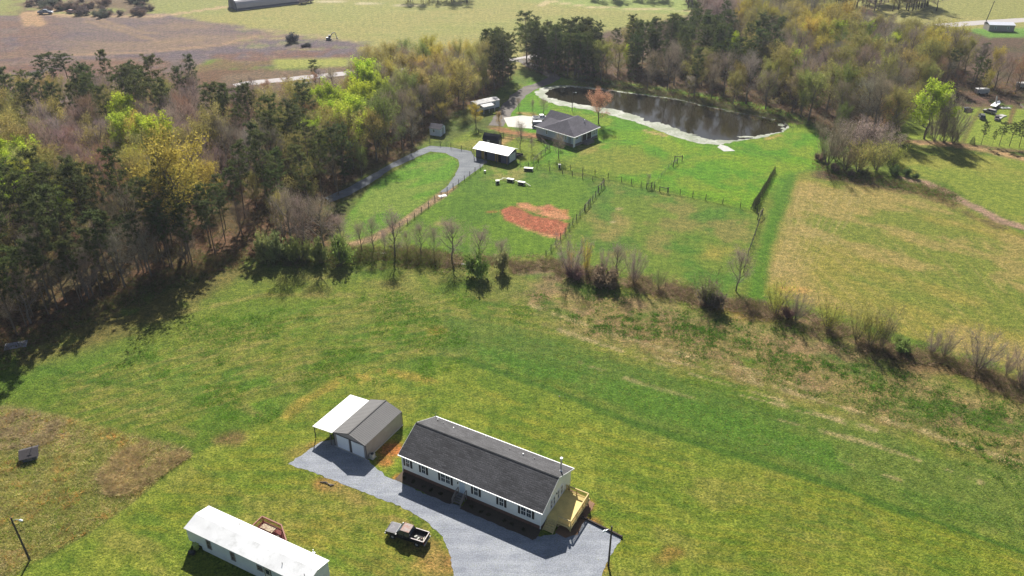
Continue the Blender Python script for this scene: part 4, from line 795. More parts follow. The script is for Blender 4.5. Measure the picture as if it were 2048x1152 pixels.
# ------------------------------------------------------------------ far house with grey hipped roof
fy = .83
fh = empty('hipped_house', (18.0, 217.9, 0), fy, 'pale blue-grey house with dark hipped roof above the pond lawn', 'house')
FSH = shingles('slate grey shingles', (86, 82, 90), 0.9, 0.3, 0.3)
FWALL = lined('pale blue siding', (176, 184, 204), 2, .2, .02, .6, .85, .1, na=.05)
FBRK = mat('grey brick base', (0.2, 0.17, 0.15), 0.9, 3, 0.3)
def blk(m_, x0, x1, y0, y1, z0, z1): return m_.box(x0, x1, y0, y1, z0, z1)
MB().box(.5, 11.9, .5, 12, .8, 3.15).box(.6, 8.7, 12, 15.0, .8, 3.15).box(6.2, 12.9, 12, 16.5, .8, 3.15).build('wall', FWALL, fh)
MB().box(.45, 11.95, .45, 12, 0, .8).box(.55, 8.75, 12, 15.05, 0, .8).box(8.76, 12.95, 12, 16.55, 0, .8).build('foundation', FBRK, fh)
R_ = MB(); e3 = 3.2; zr_ = 6.1
# main hip: eaves x 0..12.4, y 0..12.6; ridge along x at y=6.6
R_.face((0, 0, e3), (12.4, 0, e3), (9.6, 6.4, zr_), (4.4, 6.4, zr_)); R_.face((12.4, 0, e3), (12.4, 12.8, e3), (9.6, 6.4, zr_)); R_.face((0, 12.8, e3), (0, 0, e3), (4.4, 6.4, zr_)); R_.face((12.4, 12.8, e3), (0, 12.8, e3), (4.4, 6.4, zr_), (9.6, 6.4, zr_)); R_.face((0, 0, e3), (0, 12.8, e3), (12.4, 12.8, e3), (12.4, 0, e3))
# left wing with ridge along y, and rear gable
R_.poly([(0.03, 11, e3 + .01), (9, 11, e3 + .01), (9, 15.4, e3 + .01), (.03, 15.4, e3 + .01), (4.5, 8.2, 5.1), (4.5, 13.0, 5.1)], [(0, 3, 5, 4), (1, 4, 5, 2), (2, 5, 3), (0, 1, 2, 3)])
R_.poly([(5.9, 9.5, e3 + .02), (13.2, 9.5, e3 + .02), (13.2, 16.9, e3 + .02), (5.9, 16.9, e3 + .02), (9.5, 7.6, 5.6), (9.5, 16.9, 5.6)], [(0, 3, 5, 4), (1, 4, 5, 2), (2, 5, 3), (0, 1, 2, 3)])
rr_ = R_.build('roof', FSH, fh)
MB().box(-.05, 12.45, -.12, -.01, 3.05, 3.22).box(-.12, -.01, -.12, 15.4, 3.05, 3.22).box(12.41, 12.5, -.05, 12.8, 3.05, 3.22).build('gutter', TRIM, rr_)
MB().tube([(9.3, 3.6, 4.6), (9.3, 3.6, 5.5)], .13, 8).build('roof_vent', TRIM, rr_)
MB().box(4.0, 8.6, .3, .498, .9, 2.95).build('porch_panel', mat('dark porch', (0.025, 0.02, 0.02), 0.6), fh)  # flat near-black panel across the porch front
for x in (3.95, 6.3, 8.6): MB().box(x - .08, x + .08, .2, .298, .8, 3.1).build('post', TRIM, fh)
for a in (9.3, 10.1, 10.9): window(fh, a, a + .6, 1.3, 2.8, .5, 1)
window(fh, 1.3, 2.5, 2.1, 2.8, .5, 1)
for a in (3.2, 6.0, 10.5): window(fh, a, a + .6, 1.6, 2.7, .5, 1, 'x', -1)
MB().box(.3, .498, 1.5, 2.4, .9, 2.9).build('door', mat('blue grey door', (0.25, 0.28, 0.34), 0.6), fh)
MB().box(4.4, 7.8, -1.5, .4, .0, .7).build('porch_step', FBRK, fh)
MB().box(.2, 1.0, .35, .49, 0, 3.1).build('corner_board', TRIM, fh)
pickup('pickup_truck', tuple(G(1083, 240.5)), math.radians(8), 'white pickup truck parked on the concrete pad by the hipped house', 'pickup truck', mat('white car paint', (0.75, 0.75, 0.74), 0.3), mat('white car paint', (0.75, 0.75, 0.74)), mat('white car paint', (0.75, 0.75, 0.74)), mat('dirty bed', (0.05, .05, .05)), mat('white car paint', (0.75, 0.75, 0.74)))
pickup('parked_car', tuple(G(1080, 253)), math.radians(4), 'black sport utility car parked on the concrete pad in front of the white pickup', 'car', mat('glossy black paint', (0.012, 0.013, 0.016), 0.2), mat('glossy black paint', (0.012, 0.013, 0.016)), mat('silver roof', (0.35, 0.36, 0.4), 0.3), None, None, suv=True)

# ------------------------------------------------------------------ stable, sheds and trailer home near it
BRED = mat('white barn metal', (0.66, 0.66, 0.63), 0.5, .5, .08)
BWALL = lined('dark blue barn boards', (72, 76, 100), 0, .25, .02, .7, .7, .1)
bn = empty('horse_stable', (-11.1, 210.3, 0), -.54, 'low dark blue stable with long white metal roof at the gravel lane', 'stable')
BL, BW = 11.7, 5.8
MB().prism([(.9, 0), (BW - .5, 0), (BW - .5, 2.7), (BW / 2 + .6, 3.5), (.9, 2.85)], 'x', .5, BL - .5).build('wall', BWALL, bn)
MB().slab((0, 0, 2.75), (BL, 0, 2.75), (BL, 3.7, 3.75), (0, 3.7, 3.75), .08).slab((0, BW, 2.95), (BL, BW, 2.95), (BL, 3.703, 3.75), (0, 3.703, 3.75), .08).build('roof', BRED, bn)
for a in (2.4, 6.9): MB().box(a, a + 1.0, .84, .898, .05, 2.3).build('door', mat('yellow pine door', (0.34, 0.22, 0.05), 0.7, 2, .2), bn); MB().box(a + 1.05, a + 1.9, .86, .898, .05, 2.3).build('stall_shade_panel', mat('stall shade black', (0.012, 0.012, 0.014), 0.9), bn)  # flat near-black panel beside each door, shade inside the stall put into colour
MB().box(10.75, 11.1, .84, .898, 0, 2.4).build('corner_board', mat('yellow pine door', (0.34, 0.22, 0.05)), bn)
for x in (.3, 3.9, 7.8, 11.4): MB().box(x - .07, x + .07, .15, .29, 0, 2.7).build('post', BWALL, bn)
MB().box(11.21, 11.24, 1.5, 4.7, .2, 2.4).build('gable_panel', mat('pale grey panel', (0.55, 0.57, 0.62), 0.6), bn)
def small_shed(name, loc, rz, L, W, ze, zr, wallm, roofm, label, doorm, gam=False):
    o = empty(name, loc, rz, label, 'shed')
    MB().prism([(0, 0), (W, 0), (W, ze), (W / 2, zr - .05), (0, ze)], 'x', 0, L).build('wall', wallm, o)
    if not gam: MB().slab((-.2, -.2, ze - .05), (L + .2, -.2, ze - .05), (L + .2, W / 2, zr + .05), (-.2, W / 2, zr + .05), .07).slab((-.2, W + .2, ze - .05), (L + .2, W + .2, ze - .05), (L + .2, W / 2 + .002, zr + .05), (-.2, W / 2 + .002, zr + .05), .07).build('roof', roofm, o)
    else:
        k = W * .22; zk = ze + (zr - ze) * .62
        MB().slab((-.15, -.15, ze - .05), (L + .15, -.15, ze - .05), (L + .15, k, zk + .05), (-.15, k, zk + .05), .07).slab((-.15, k, zk + .05), (L + .15, k, zk + .05), (L + .15, W / 2, zr + .1), (-.15, W / 2, zr + .1), .07).slab((-.15, W + .15, ze - .05), (L + .15, W + .15, ze - .05), (L + .15, W - k, zk + .05), (-.15, W - k, zk + .05), .07).slab((-.15, W - k, zk + .05), (L + .15, W - k, zk + .05), (L + .15, W / 2, zr + .1), (-.15, W / 2, zr + .1), .07).build('roof', roofm, o)
    dpan = MB().box(L + .002, L + .04, W * .28, W * .72, .05, ze - .05).build('door', doorm, o); MB().box(L + .04, L + .06, W * .49, W * .51, .05, ze - .05).build('handle', DTRIM, dpan)
    window(o, L * .3, L * .3 + .6, ze * .5, ze * .85, 0, 1)
    return o
small_shed('garden_shed', (-24.9, 229.0, 0), -.35, 3.6, 3.4, 2.3, 3.3, lined('white shed siding', (214, 220, 232), 2, .2, .02, .6, .85, .1), FSH, 'white garden shed with dark roof at the woodland edge', mat('grey shed door', (0.4, 0.42, 0.46), 0.6))
small_shed('loft_shed', (-8.6, 221.6, 0), -.42, 4.9, 2.6, 1.5, 3.0, lined('black barn siding', (44, 44, 60), 0, .2, .02, .6, .7, .1), shingles('near black shingles', (38, 40, 56), .9, .3, .2), 'small black gambrel-roofed shed behind the white stable roof', mat('pale shed door', (0.5, 0.48, 0.4), .6), True)
th = empty('trailer_home', (-11.5, 250.5, 0), .62, 'old white trailer home with patched roof among trees beside the road', 'mobile home')
MB().prism([(0, .4), (3.8, .4), (3.8, 2.7), (1.9, 3.15), (0, 2.7)], 'x', 0, 9.0).build('wall', mat('dirty white siding', (0.52, 0.54, 0.6), .7, 1.5, .15), th)
MB().slab((-.2, -.2, 2.75), (9.2, -.2, 2.75), (9.2, 1.9, 3.25), (-.2, 1.9, 3.25), .07).slab((-.2, 4, 2.75), (9.2, 4, 2.75), (9.2, 1.902, 3.25), (-.2, 1.902, 3.25), .07).build('roof', mat('patched pale roof', (0.4, 0.38, 0.36), .7, .8, .3, wear=(0.2, .19, .2), ws=.9, wt=.52), th)
MB().box(.1, 8.9, .1, 3.7, 0, .4).build('skirting', BLACK, th)
for a in (1.2, 4.0, 6.6): window(th, a, a + .9, 1.3, 2.2, 0, 1)
MB().slab((1.0, -2.6, 2.3), (5.5, -2.6, 2.3), (5.5, -.1, 2.6), (1.0, -.1, 2.6), .06).build('awning', mat('patched pale roof', (0.4, 0.38, 0.36)), th)
for x in (1.1, 3.2, 5.4): MB().box(x - .05, x + .05, -2.55, -2.45, 0, 2.28).build('post', TRIM, th)
def box_building(name, px, py, L, W, H, rz, col, roofc, label, cat):
    o = empty(name, tuple(G(px, py)), rz, label, cat)
    MB().box(-L / 2, L / 2, -W / 2, W / 2, 0, H).build('wall', mat('wall ' + label[:14], col, .7), o)
    MB().slab((-L / 2 - .2, -W / 2 - .2, H), (L / 2 + .2, -W / 2 - .2, H), (L / 2 + .2, 0, H + .8), (-L / 2 - .2, 0, H + .8), .1).slab((-L / 2 - .2, W / 2 + .2, H), (L / 2 + .2, W / 2 + .2, H), (L / 2 + .2, .01, H + .8), (-L / 2 - .2, .01, H + .8), .1).build('roof', mat('roof ' + label[:14], roofc, .6), o)
    for k in range(2): window(o, -L / 4 + k * L / 2 - .4, -L / 4 + k * L / 2 + .4, H * .4, H * .75, -W / 2, 1)
    return o
box_building('trailer_home', 603, 183, 7, 3, 2.4, .35, (0.4, 0.38, 0.38), (0.4, 0.38, 0.38), 'pale trailer roof glimpsed through the trees nearer the far road', 'mobile home')
box_building('storage_shed', 606, 201, 5, 3, 2.2, .35, (0.4, 0.38, 0.38), (0.42, 0.41, 0.41), 'small white shed roof glimpsed deep in the left woodland', 'shed')
box_building('roadside_shed', 1996, 60, 11, 6, 2.8, -.1, (0.35, 0.3, 0.28), (0.55, 0.55, 0.6), 'long low shed with grey roof beside the highway behind the woodland', 'shed')

# poultry house at the far edge of the fields
a_, b_, c_ = G(474, 22), G(600, 7), G(446, 14)
u_ = (b_ - a_) / np.linalg.norm(b_ - a_); L_ = float(np.linalg.norm(b_ - a_)); W_p = 13.0
ph = empty('poultry_house', tuple(a_), math.atan2(u_[1], u_[0]), 'long pale round-roofed poultry house on the far green field', 'farm building')
prof = [(W_p / 2 - W_p / 2 * math.cos(t), 5.6 * math.sin(t) ** .8) for t in np.linspace(0, math.pi, 15)]
MB().prism(prof, 'x', .3, L_).build('roof', mat('pale hoop cover', (0.42, 0.37, 0.38), .45, .3, .08), ph)
MB().prism([(W_p / 2 + (y - W_p / 2) * .985, z * .985) for y, z in prof], 'x', 0, .29).build('end_wall', mat('slate end wall', (0.08, 0.085, 0.13), .7), ph)
MB().box(-.06, -.002, 4.6, 8.4, .1, 3.8).build('door', mat('dark end door', (0.05, 0.05, 0.08), .7), ph)
MB().box(.31, L_ - .2, -.12, -.02, .3, 1.2).build('side_curtain', mat('curtain', (0.12, .12, .16), .7), ph)
for i, (px, py) in enumerate(((606, 8), (613, 6), (621, 5))):
    o_ = empty('farm_trailer', tuple(G(px, py)), .5 + i * .3, ('boxy farm trailer standing nearest the end of the poultry house', 'boxy farm trailer standing second from the poultry house end', 'boxy farm trailer farthest from the poultry house end')[i], 'trailer')
    MB().box(-1.8, 1.8, -1.0, 1.0, .8, 2.5).build('body', mat('pink grey panel', (0.4, 0.3, 0.3), .7), o_)
    for s_ in (-1, 1): MB().tube([(-.8, s_ * .9, .45), (-.8, s_ * 1.1, .45)], .45, 10).build('wheel', TYRE, o_)
# excavator on the ploughed field
ex = empty('excavator', tuple(G(658, 80)), .2, 'dark excavator with raised arm at the corner of the ploughed field', 'excavator'); ex.scale = (.62, .62, .62)
for s_ in (-1, 1): MB().prism([(-1.9, .25), (-1.6, 0), (1.6, 0), (1.9, .25), (1.9, .55), (1.5, .85), (-1.5, .85), (-1.9, .55)], 'y', s_ * 1.0 - .3, s_ * 1.0 + .3).build('track', DARKMETAL, ex)
MB().box(-1.9, 1.2, -1.2, 1.2, .9, 1.9).build('body', mat('machine paint', (0.08, 0.09, 0.14), .5), ex, bevel=.08)
cb = MB().box(-.2, 1.2, .2, 1.2, 1.9, 3.1).build('cab', GLASS, ex, bevel=.06); MB().box(-.3, 1.3, .1, 1.3, 3.1, 3.2).build('cab_roof', mat('machine paint', (0.08, 0.09, 0.14)), cb)
bm_ = MB().bar((1.0, -.4, 1.6), (2.6, -.4, 4.6), .45).bar((2.6, -.4, 4.6), (4.6, -.4, 5.0), .4).build('boom', mat('machine paint', (0.08, 0.09, 0.14)), ex)
MB().bar((4.6, -.4, 5.1), (5.6, -.4, 1.6), .35).build('arm', mat('machine paint', (0.08, 0.09, 0.14)), ex); MB().prism([(5.3, 1.7), (6.2, 1.4), (6.0, .5), (5.2, .7)], 'y', -.9, .1).build('bucket', DARKMETAL, ex)
pickup('parked_car', tuple(G(92, 28)), .1, 'grey blue truck parked on the dirt track at the far scrubby field', 'pickup truck', mat('faded blue paint', (0.16, 0.18, 0.24), .4), mat('faded blue paint', (0.16, 0.18, 0.24)), mat('faded blue paint', (0.16, 0.18, 0.24)), BLACK, STEEL, 1.2)
pickup('parked_car', tuple(G(141, 26)), 2.6, 'small reddish car on the dirt track below the far scrub', 'car', mat('faded red paint', (0.3, 0.13, 0.1), .4), mat('faded red paint', (0.3, 0.13, 0.1)), mat('faded red paint', (0.3, 0.13, 0.1)), None, None, .95, suv=True)

# ------------------------------------------------------------------ troughs and odds in the paddock
def trough(px, py, rz, L, W, H, label, ext=None, dark=True):
    o = empty('feed_trough', tuple(G(px, py)), rz, label, 'feed trough'); cm = mat('chalk white top', (0.72, 0.7, 0.6), .7, 2, .12)
    MB().box(-L / 2, L / 2, -W / 2, W / 2, H - .12, H).build('top', cm, o); MB().box(-L / 2 + .1, L / 2 - .1, -W / 2 + .08, W / 2 - .08, .18, H - .121).build('tub', mat('black tub', (0.02, 0.02, 0.025), .6), o)
    for sx in (-1, 1):
        for sy in (-1, 1): MB().box(sx * (L / 2 - .08) - .05, sx * (L / 2 - .08) + .05, sy * (W / 2 - .06) - .05, sy * (W / 2 - .06) + .05, 0, H - .121).build('leg', cm, o)
    for (p_, q_) in ext or []: MB().bar(p_, q_, .16, .1).build('rail', cm, o)
    return o
trough(1021, 363, -.4, 1.9, .9, .8, 'white topped feed trough with long rail, nearer of the linked pair in the paddock', [((-.95, 0, .75), (-2.6, .6, .35))])
trough(1043, 369, -.4, 1.9, .9, .8, 'white topped feed trough with ramp rail at its far right end in the paddock', [((.95, 0, .75), (2.6, -.2, .1)), ((-.95, 0, .75), (-1.9, .25, .75))])
trough(995, 367, .2, 1.0, .9, .9, 'small dark square trough beside the linked white troughs', [((.4, .3, .85), (1.6, .6, .95))])
trough(1057, 341, -.2, 2.5, 1.0, .8, 'large white topped trough standing alone below the stable')
trough(1119, 336, 0, .7, .7, 1.1, 'small white box standing under the bare tree between the two fences')
trough(970, 345, 0, .55, .55, .6, 'tiny white bucket near the lane fence below the stable')
sl_ = empty('stepping_slab', tuple(G(885, 392)), .5, 'pale square slab lying on the dirt lane by the fence', 'slab'); MB().box(-1.0, 1.0, -.8, .8, 0, .08).build('slab', PAD, sl_); MB().box(-1.0, 1.0, -.05, .05, .08, .1).build('joint', STEEL, sl_)
ut = empty('utility_trailer', tuple(G(1036, 314)), -.3, 'small black utility trailer against the gable end of the stable', 'trailer')
MB().box(-1.3, 1.3, -.7, .7, .45, .6).box(-1.3, 1.3, -.7, -.65, .6, .95).box(-1.3, 1.3, .65, .7, .6, .95).build('bed', BLACK, ut); MB().bar((1.3, 0, .5), (2.3, 0, .4), .1).build('drawbar', BLACK, ut)
for s_ in (-1, 1): MB().tube([(-.2, s_ * .75, .32), (-.2, s_ * .92, .32)], .32, 12).build('wheel', TYRE, ut)
# scattered things in the far junk field
for i, (px, py, L, H, c_, lb) in enumerate(((1934, 222, 3.6, 1.0, (0.04, 0.035, 0.04), 'dark low car body alone in the junk field left of the track'), (1963, 236.5, 4.2, 1.1, (0.035, 0.04, 0.035), 'dark green car body beside the track across the junk field'),
                                        (1978, 226, 4.0, 1.2, (0.3, 0.27, 0.27), 'grey wrecked car in the middle of the junk field'), (1893, 221, 3.0, .9, (0.03, 0.04, 0.03), 'dark mower seen between tree trunks at the left of the junk field'), (1993, 239.5, 3.4, .8, (0.05, 0.035, 0.03), 'dark brown scrap heap just above the pine clump'))):
    pickup('junk_car', tuple(G(px, py)), .2 + i, lb, 'car', mat('junk paint %d' % i, c_, .6), mat('junk paint %d' % i, c_), mat('junk paint %d' % i, c_), None, None, L / 5.0, suv=True)
for i, (px, py, lb) in enumerate(((2010, 216.5, 'pale flat board highest in the junk field'), (2002, 232.5, 'pale flat board in the middle of the junk field'), (1998, 235.5, 'pale flat board lowest in the junk field, touching its neighbour'))):
    o_ = MB().box(-1.6, 1.6, -.9, .9, 0, .25).build('flat_board', mat('pale junk board', (0.36, 0.35, 0.32), .8, .8, .2), None, bevel=.04); o_.location = tuple(G(px, py)); o_.rotation_euler[2] = i * .4; tag(o_, lb, 'board')
bt = empty('upturned_boat', tuple(G(1990, 214)), .8, 'white boat propped on a dark trailer at the back of the junk field', 'boat')
MB().poly([(-3, 0, 1.0), (2.2, -.9, 1.1), (3.4, 0, 1.5), (2.2, .9, 1.1), (-3, -.9, 1.0), (-3, .9, 1.0), (-2.8, 0, .5), (2.4, 0, .6)], [(4, 1, 7, 6), (1, 2, 7), (2, 3, 7), (3, 5, 6, 7), (4, 6, 5), (4, 5, 3, 2, 1)]).build('hull', TRIM, bt); MB().box(-2, 1.5, -.8, .8, .35, .5).build('trailer_frame', DARKMETAL, bt)
MB().bar((0, 0, 1.0), (1.0, .6, 3.4), .35).build('mast', mat('pale canvas', (0.4, .38, .36), .8), bt)
for i, (px, py) in enumerate(((1852, 205.5), (1962, 188), (2044, 176))):
    o_ = empty('white_van', tuple(G(px, py)), .1 * i, ('pale camper in the shade behind the lime green tree', 'white van half hidden under the trees above the junk field', 'pale shed-like van among trees at the far right of the woodland')[i], 'van')
    MB().box(-2.2, 2.2, -.95, .95, .4, 2.0).build('body', mat('van white', (0.4, .39, .38), .5), o_, bevel=.12); MB().box(1.2, 2.21, -.9, .9, 1.3, 1.85).build('windscreen', GLASS, o_)
    for s_ in (-1, 1):
        for x in (-1.4, 1.4): MB().tube([(x, s_ * .8, .35), (x, s_ * .98, .35)], .35, 10).build('wheel', TYRE, o_)

# ------------------------------------------------------------------ fences
FW = mat('weathered fence wood', (0.075, 0.06, 0.05), .9, 2, .25)
WIRE = mat('fence wire', (0.07, 0.07, 0.06), .6)
def fence(px, spacing, hh, label, wires=(.35, .7, 1.05), rail=False, r_=.085, m=None, lean=.03, name='wire_fence', ww=.028):
    m = m or FW; pts = [Vector(G(*p)) for p in px]; o = empty(name, tuple(pts[0]), 0, label, 'fence'); b_ = pts[0].copy(); pts = [p - b_ for p in pts]
    seed_ = random.Random(label); post = None; wm = MB()
    for a, c_ in zip(pts, pts[1:]):
        n = max(1, round((c_ - a).length / spacing))
        for k in range(n + (1 if c_ is pts[-1] else 0)):
            p_ = a.lerp(c_, k / n)
            if post is None: post = MB().tube([(0, 0, 0), (0, 0, hh)], [r_, r_ * .85], 6).build('post', m, o); q_ = post
            else: q_ = post.copy(); COL.objects.link(q_); q_.parent = o
            q_.location = p_; q_.rotation_euler = (seed_.uniform(-lean, lean), seed_.uniform(-lean, lean), 0); q_.scale = (1, 1, seed_.uniform(.93, 1.08))
        for z in wires:
            for k in range(n):
                u1, u2 = a.lerp(c_, k / n), a.lerp(c_, (k + 1) / n); mid = (u1 + u2) / 2
                if rail: wm.bar((u1.x, u1.y, z), (u2.x, u2.y, z), .05, .12)
                else: wm.tube([(u1.x, u1.y, z), (mid.x, mid.y, z - .03), (u2.x, u2.y, z)], ww, 3, False)
    wm.build('rail' if rail else 'wire', m if rail else WIRE, o); return o
def brace_panel(pa_, pb_, hh, label, name='fence_brace'):
    a = Vector(G(*pa_)); c_ = Vector(G(*pb_)); o = empty(name, tuple(a), 0, label, 'fence brace'); d = c_ - a
    for p_ in (Vector((0, 0, 0)), d): MB().tube([tuple(p_), (p_.x, p_.y, hh)], .1, 8).build('post', FW, o)
    MB().bar((0, 0, hh - .25), (d.x, d.y, hh - .25), .12).build('rail', FW, o); MB().bar((0, 0, .2), (d.x, d.y, hh - .3), .04).build('brace', FW, o); return o
fence([(800, 458), (815, 447), (870, 402), (929, 361), (970, 329)], 3.2, 1.5, 'post and wire fence running along the dirt lane beside the left paddock')
fence([(1040, 330), (1074, 337), (1125, 348), (1206, 366)], 3.3, 1.45, 'lower of the two parallel wire fences at the top of the left paddock')
fence([(1062, 322), (1077, 326), (1141, 340), (1190, 350), (1243, 364), (1282, 374), (1335, 385), (1411, 400), (1480, 416), (1514, 425)], 3.6, 1.55, 'long wire fence from the stable along both paddocks to the evergreen row')
fence([(1208, 371), (1185, 402), (1160, 432), (1130, 468), (1092, 513)], 2.8, 1.6, 'wire fence between the left and right paddocks past the red clay')
fence([(1522, 432), (1510, 470), (1496, 510), (1487, 545)], 2.6, 1.6, 'wire fence with pale top rail on the far right side of the right paddock', wires=(.4, .8, 1.5), ww=.03)
fence([(860, 288), (902, 296), (944, 304)], 3.4, 1.5, 'short wire fence on the lane side between white shed and stable')
fence([(957, 267), (990, 271), (1024, 277), (1082, 284)], 3.0, 1.35, 'dark board fence between the clay path and the stable yard', (.4, .75, 1.1), True, name='board_fence')
fence([(1206, 284), (1260, 298), (1310, 312), (1350, 321)], 5.5, 1.2, 'thin faint wire fence crossing the lawn below the pond', (.5, 1.0), r_=.03, ww=.012)
fence([(1349, 323), (1330, 345), (1301, 379)], 3.5, 1.2, 'thin wire fence dividing the bright lawn above the right paddock', (.4, .8, 1.1), r_=.04, ww=.02)
fence([(1082, 284), (1100, 300), (1082, 312), (1066, 327)], 2.6, 1.5, 'short wooden rail fence between the hipped house and the stable yard', (.5, 1.0, 1.35), True, name='board_fence')
fence([(1090, 525), (1160, 545), (1240, 556), (1330, 575), (1385, 590)], 4.0, 1.2, 'thin old wire fence buried in the brush along the creek', (.5, .9), r_=.05, ww=.015)
fence([(2020, 205), (2038, 212), (2060, 230)], 5, 1.3, 'low wire fence at the right end of the junk field', (.5, .9))
brace_panel((1196, 383), (1208, 371), 1.7, 'wooden corner brace at the top of the paddock dividing fence')
brace_panel((1170, 420), (1180, 408), 1.6, 'wooden brace panel halfway down the paddock dividing fence')
brace_panel((1293, 378), (1303, 376), 1.7, 'wooden corner brace where the lawn fence meets the long paddock fence')
brace_panel((1349, 323), (1364, 322), 1.7, 'wooden gate frame standing in the lawn below the pond')
brace_panel((1346, 334), (1354, 327), 1.5, 'lower wooden brace beside the gate frame on the lawn')
brace_panel((1515, 440), (1524, 430), 1.8, 'pale end brace at the right paddock corner by the evergreen row')
brace_panel((1319, 383), (1336, 386), 1.5, 'wide wooden gate frame in the middle of the long paddock fence')

# ------------------------------------------------------------------ trees and plants (each mesh is modelled once, every plant is an object)
def unit(v): return v / (np.linalg.norm(v, axis=-1, keepdims=True) + 1e-9)
def rdir(n, r): return unit(r.normal(size=(n, 3)))
def blades(mb, Pts, D, L, Wd, r):
    """thin tapering blades at points along directions"""
    S = unit(np.cross(D, rdir(len(D), r))) * (Wd[:, None] if hasattr(Wd, '__len__') else Wd) / 2
    mb.tris(Pts - S, Pts + S, Pts + D * (L[:, None] if hasattr(L, '__len__') else L)); return mb
def leaves(mb, Pts, size, r, up=0.35):
    n = len(Pts); D = rdir(n, r); D[:, 2] = D[:, 2] * .6; D = unit(D); S = unit(np.cross(D, rdir(n, r) + np.array([0, 0, up])))
    s = size * r.uniform(.6, 1.3, n)[:, None]; mb.tris(Pts - S * s * .5, Pts + S * s * .5, Pts + D * s); return mb
def bez(a, d, L, up, n=4):
    """limb bending upwards"""
    out = [a]; p_ = a.copy(); d = d / np.linalg.norm(d)
    for i in range(n):
        p_ = p_ + d * L / n; out.append(p_.copy()); d = d + np.array([0, 0, up / n]); d = d / np.linalg.norm(d)
    return out
def hardwood(seed, Hh=16, spread=4.2, clear=.22, leaf=0, leafsize=.3, twigs=3200, limbs=11, tw=.055, lowpoly=False, fan=1.0):
    """returns (trunk builder, crown builder); crown slot 0 = foliage/twigs"""
    r = np.random.default_rng(seed); T = MB(); C_ = MB(); tips = []
    wob = r.normal(0, .25, (6, 2)); wob[0] = 0; zt = Hh * .72
    tr = [np.array([wob[i, 0] * i / 3, wob[i, 1] * i / 3, zt * i / 5]) for i in range(6)]
    R0 = .018 * Hh
    T.tube(tr, [R0 * (1 - .14 * i) for i in range(6)], 6, False)
    for i in range(limbs):
        f = clear + (1 - clear) * (i + r.uniform(0, .8)) / limbs; z = min(zt * .98, Hh * .78 * f + .2); k = z / zt * 5; j = min(4, int(k)); a = tr[j] + (tr[j + 1] - tr[j]) * (k - j)
        az = i * 2.4 + r.uniform(-.5, .5); tilt = (.9 - .55 * f + r.uniform(-.15, .15)) * fan - .35 * (1 - fan)
        d = np.array([math.cos(az) * math.sin(tilt + .35), math.sin(az) * math.sin(tilt + .35), math.cos(tilt + .35)])
        L = spread * (1.25 - .55 * abs(f - .45)) * r.uniform(.8, 1.15) * (1.0 if f < .75 else .8)
        lp = bez(a, d, L, .9); T.tube(lp, [R0 * .42 * (1 - .2 * m_) for m_ in range(5)], 4, False)
        for s_ in range(3 if lowpoly else 4):
            b0 = lp[1 + s_ % 4] if s_ < 3 else lp[4]; dd_ = rdir(1, r)[0]; dd_[2] = abs(dd_[2]) + .35; dd_ = dd_ / np.linalg.norm(dd_) * .8 + d * .5
            sp = bez(b0, dd_, L * r.uniform(.35, .6), .5, 2); T.tube(sp, [R0 * .16, R0 * .1, R0 * .04], 3, False); tips.append(sp[-1]); tips.append((sp[0] + sp[1]) / 2 if r.random() < .5 else sp[1])
        tips.append(lp[-1])
    tips.append(tr[-1]); tips.append(tr[-1] + np.array([0, 0, Hh * .1])); tips = np.array(tips)
    sg = spread * .145
    idx = r.integers(0, len(tips), twigs); Pt = tips[idx] + r.normal(0, sg, (twigs, 3)) * np.array([1, 1, .85])
    cen = np.array([0, 0, Hh * .45]); D = unit(Pt - cen) * .8 + rdir(twigs, r) * .75; D[:, 2] += .35; D = unit(D)
    blades(C_, Pt, D, r.uniform(.5, 1.25, twigs) * (1.4 if lowpoly else 1) * Hh / 16, tw * (1.9 if lowpoly else 1), r)
    if leaf:
        idx = r.integers(0, len(tips), leaf); Pt = tips[idx] + rdir(leaf, r) * (sg * 1.9 * r.random(leaf) ** .45)[:, None]; leaves(C_, Pt, leafsize, r)
    sc = 1.0
    return T, C_
def pine(seed, Hh=20, R=2.7, clear=.42, n=11, per=5, blade=26):
    r = np.random.default_rng(seed); T = MB(); C_ = MB(); lx, ly = r.normal(0, .5, 2)
    T.tube([(0, 0, 0), (lx * .3, ly * .3, Hh * .4), (lx * .7, ly * .7, Hh * .75), (lx, ly, Hh * .97)], [.2, .16, .1, .03], 6, False)
    Pts = []
    for i in range(n):
        f = i / (n - 1); z = Hh * (clear + (1 - clear) * f ** .95) - .4; rr = R * (.42 + .62 * math.sin(math.pi * min(1, .12 + f * .8)))
        for k in range(per):
            if r.random() < .16 + .25 * (f < .2): continue
            az = i * 1.3 + k * 2 * math.pi / per + r.uniform(-.4, .4); L = rr * r.uniform(.55, 1.2); t = z / Hh
            a = np.array([lx * t, ly * t, z + r.uniform(-.35, .35)]); b_ = a + np.array([math.cos(az) * L, math.sin(az) * L, L * r.uniform(.05, .5)])
            T.tube([a, b_], [.05, .02], 3, False)
            for s_ in (.45, .75, 1.0):
                if s_ == .45 and r.random() < .5: continue
                Pts.append(a + (b_ - a) * s_ + r.normal(0, .2, 3))
    for _ in range(4): Pts.append(np.array([lx, ly, Hh * .965]) + r.normal(0, .25, 3))
    Pts = np.repeat(np.array(Pts), blade, 0); m = len(Pts); D = rdir(m, r); D[:, 2] = D[:, 2] * .7 + .15; D = unit(D)
    blades(C_, Pts + D * .12, D, r.uniform(.5, .95, m), .15, r)
    return T, C_
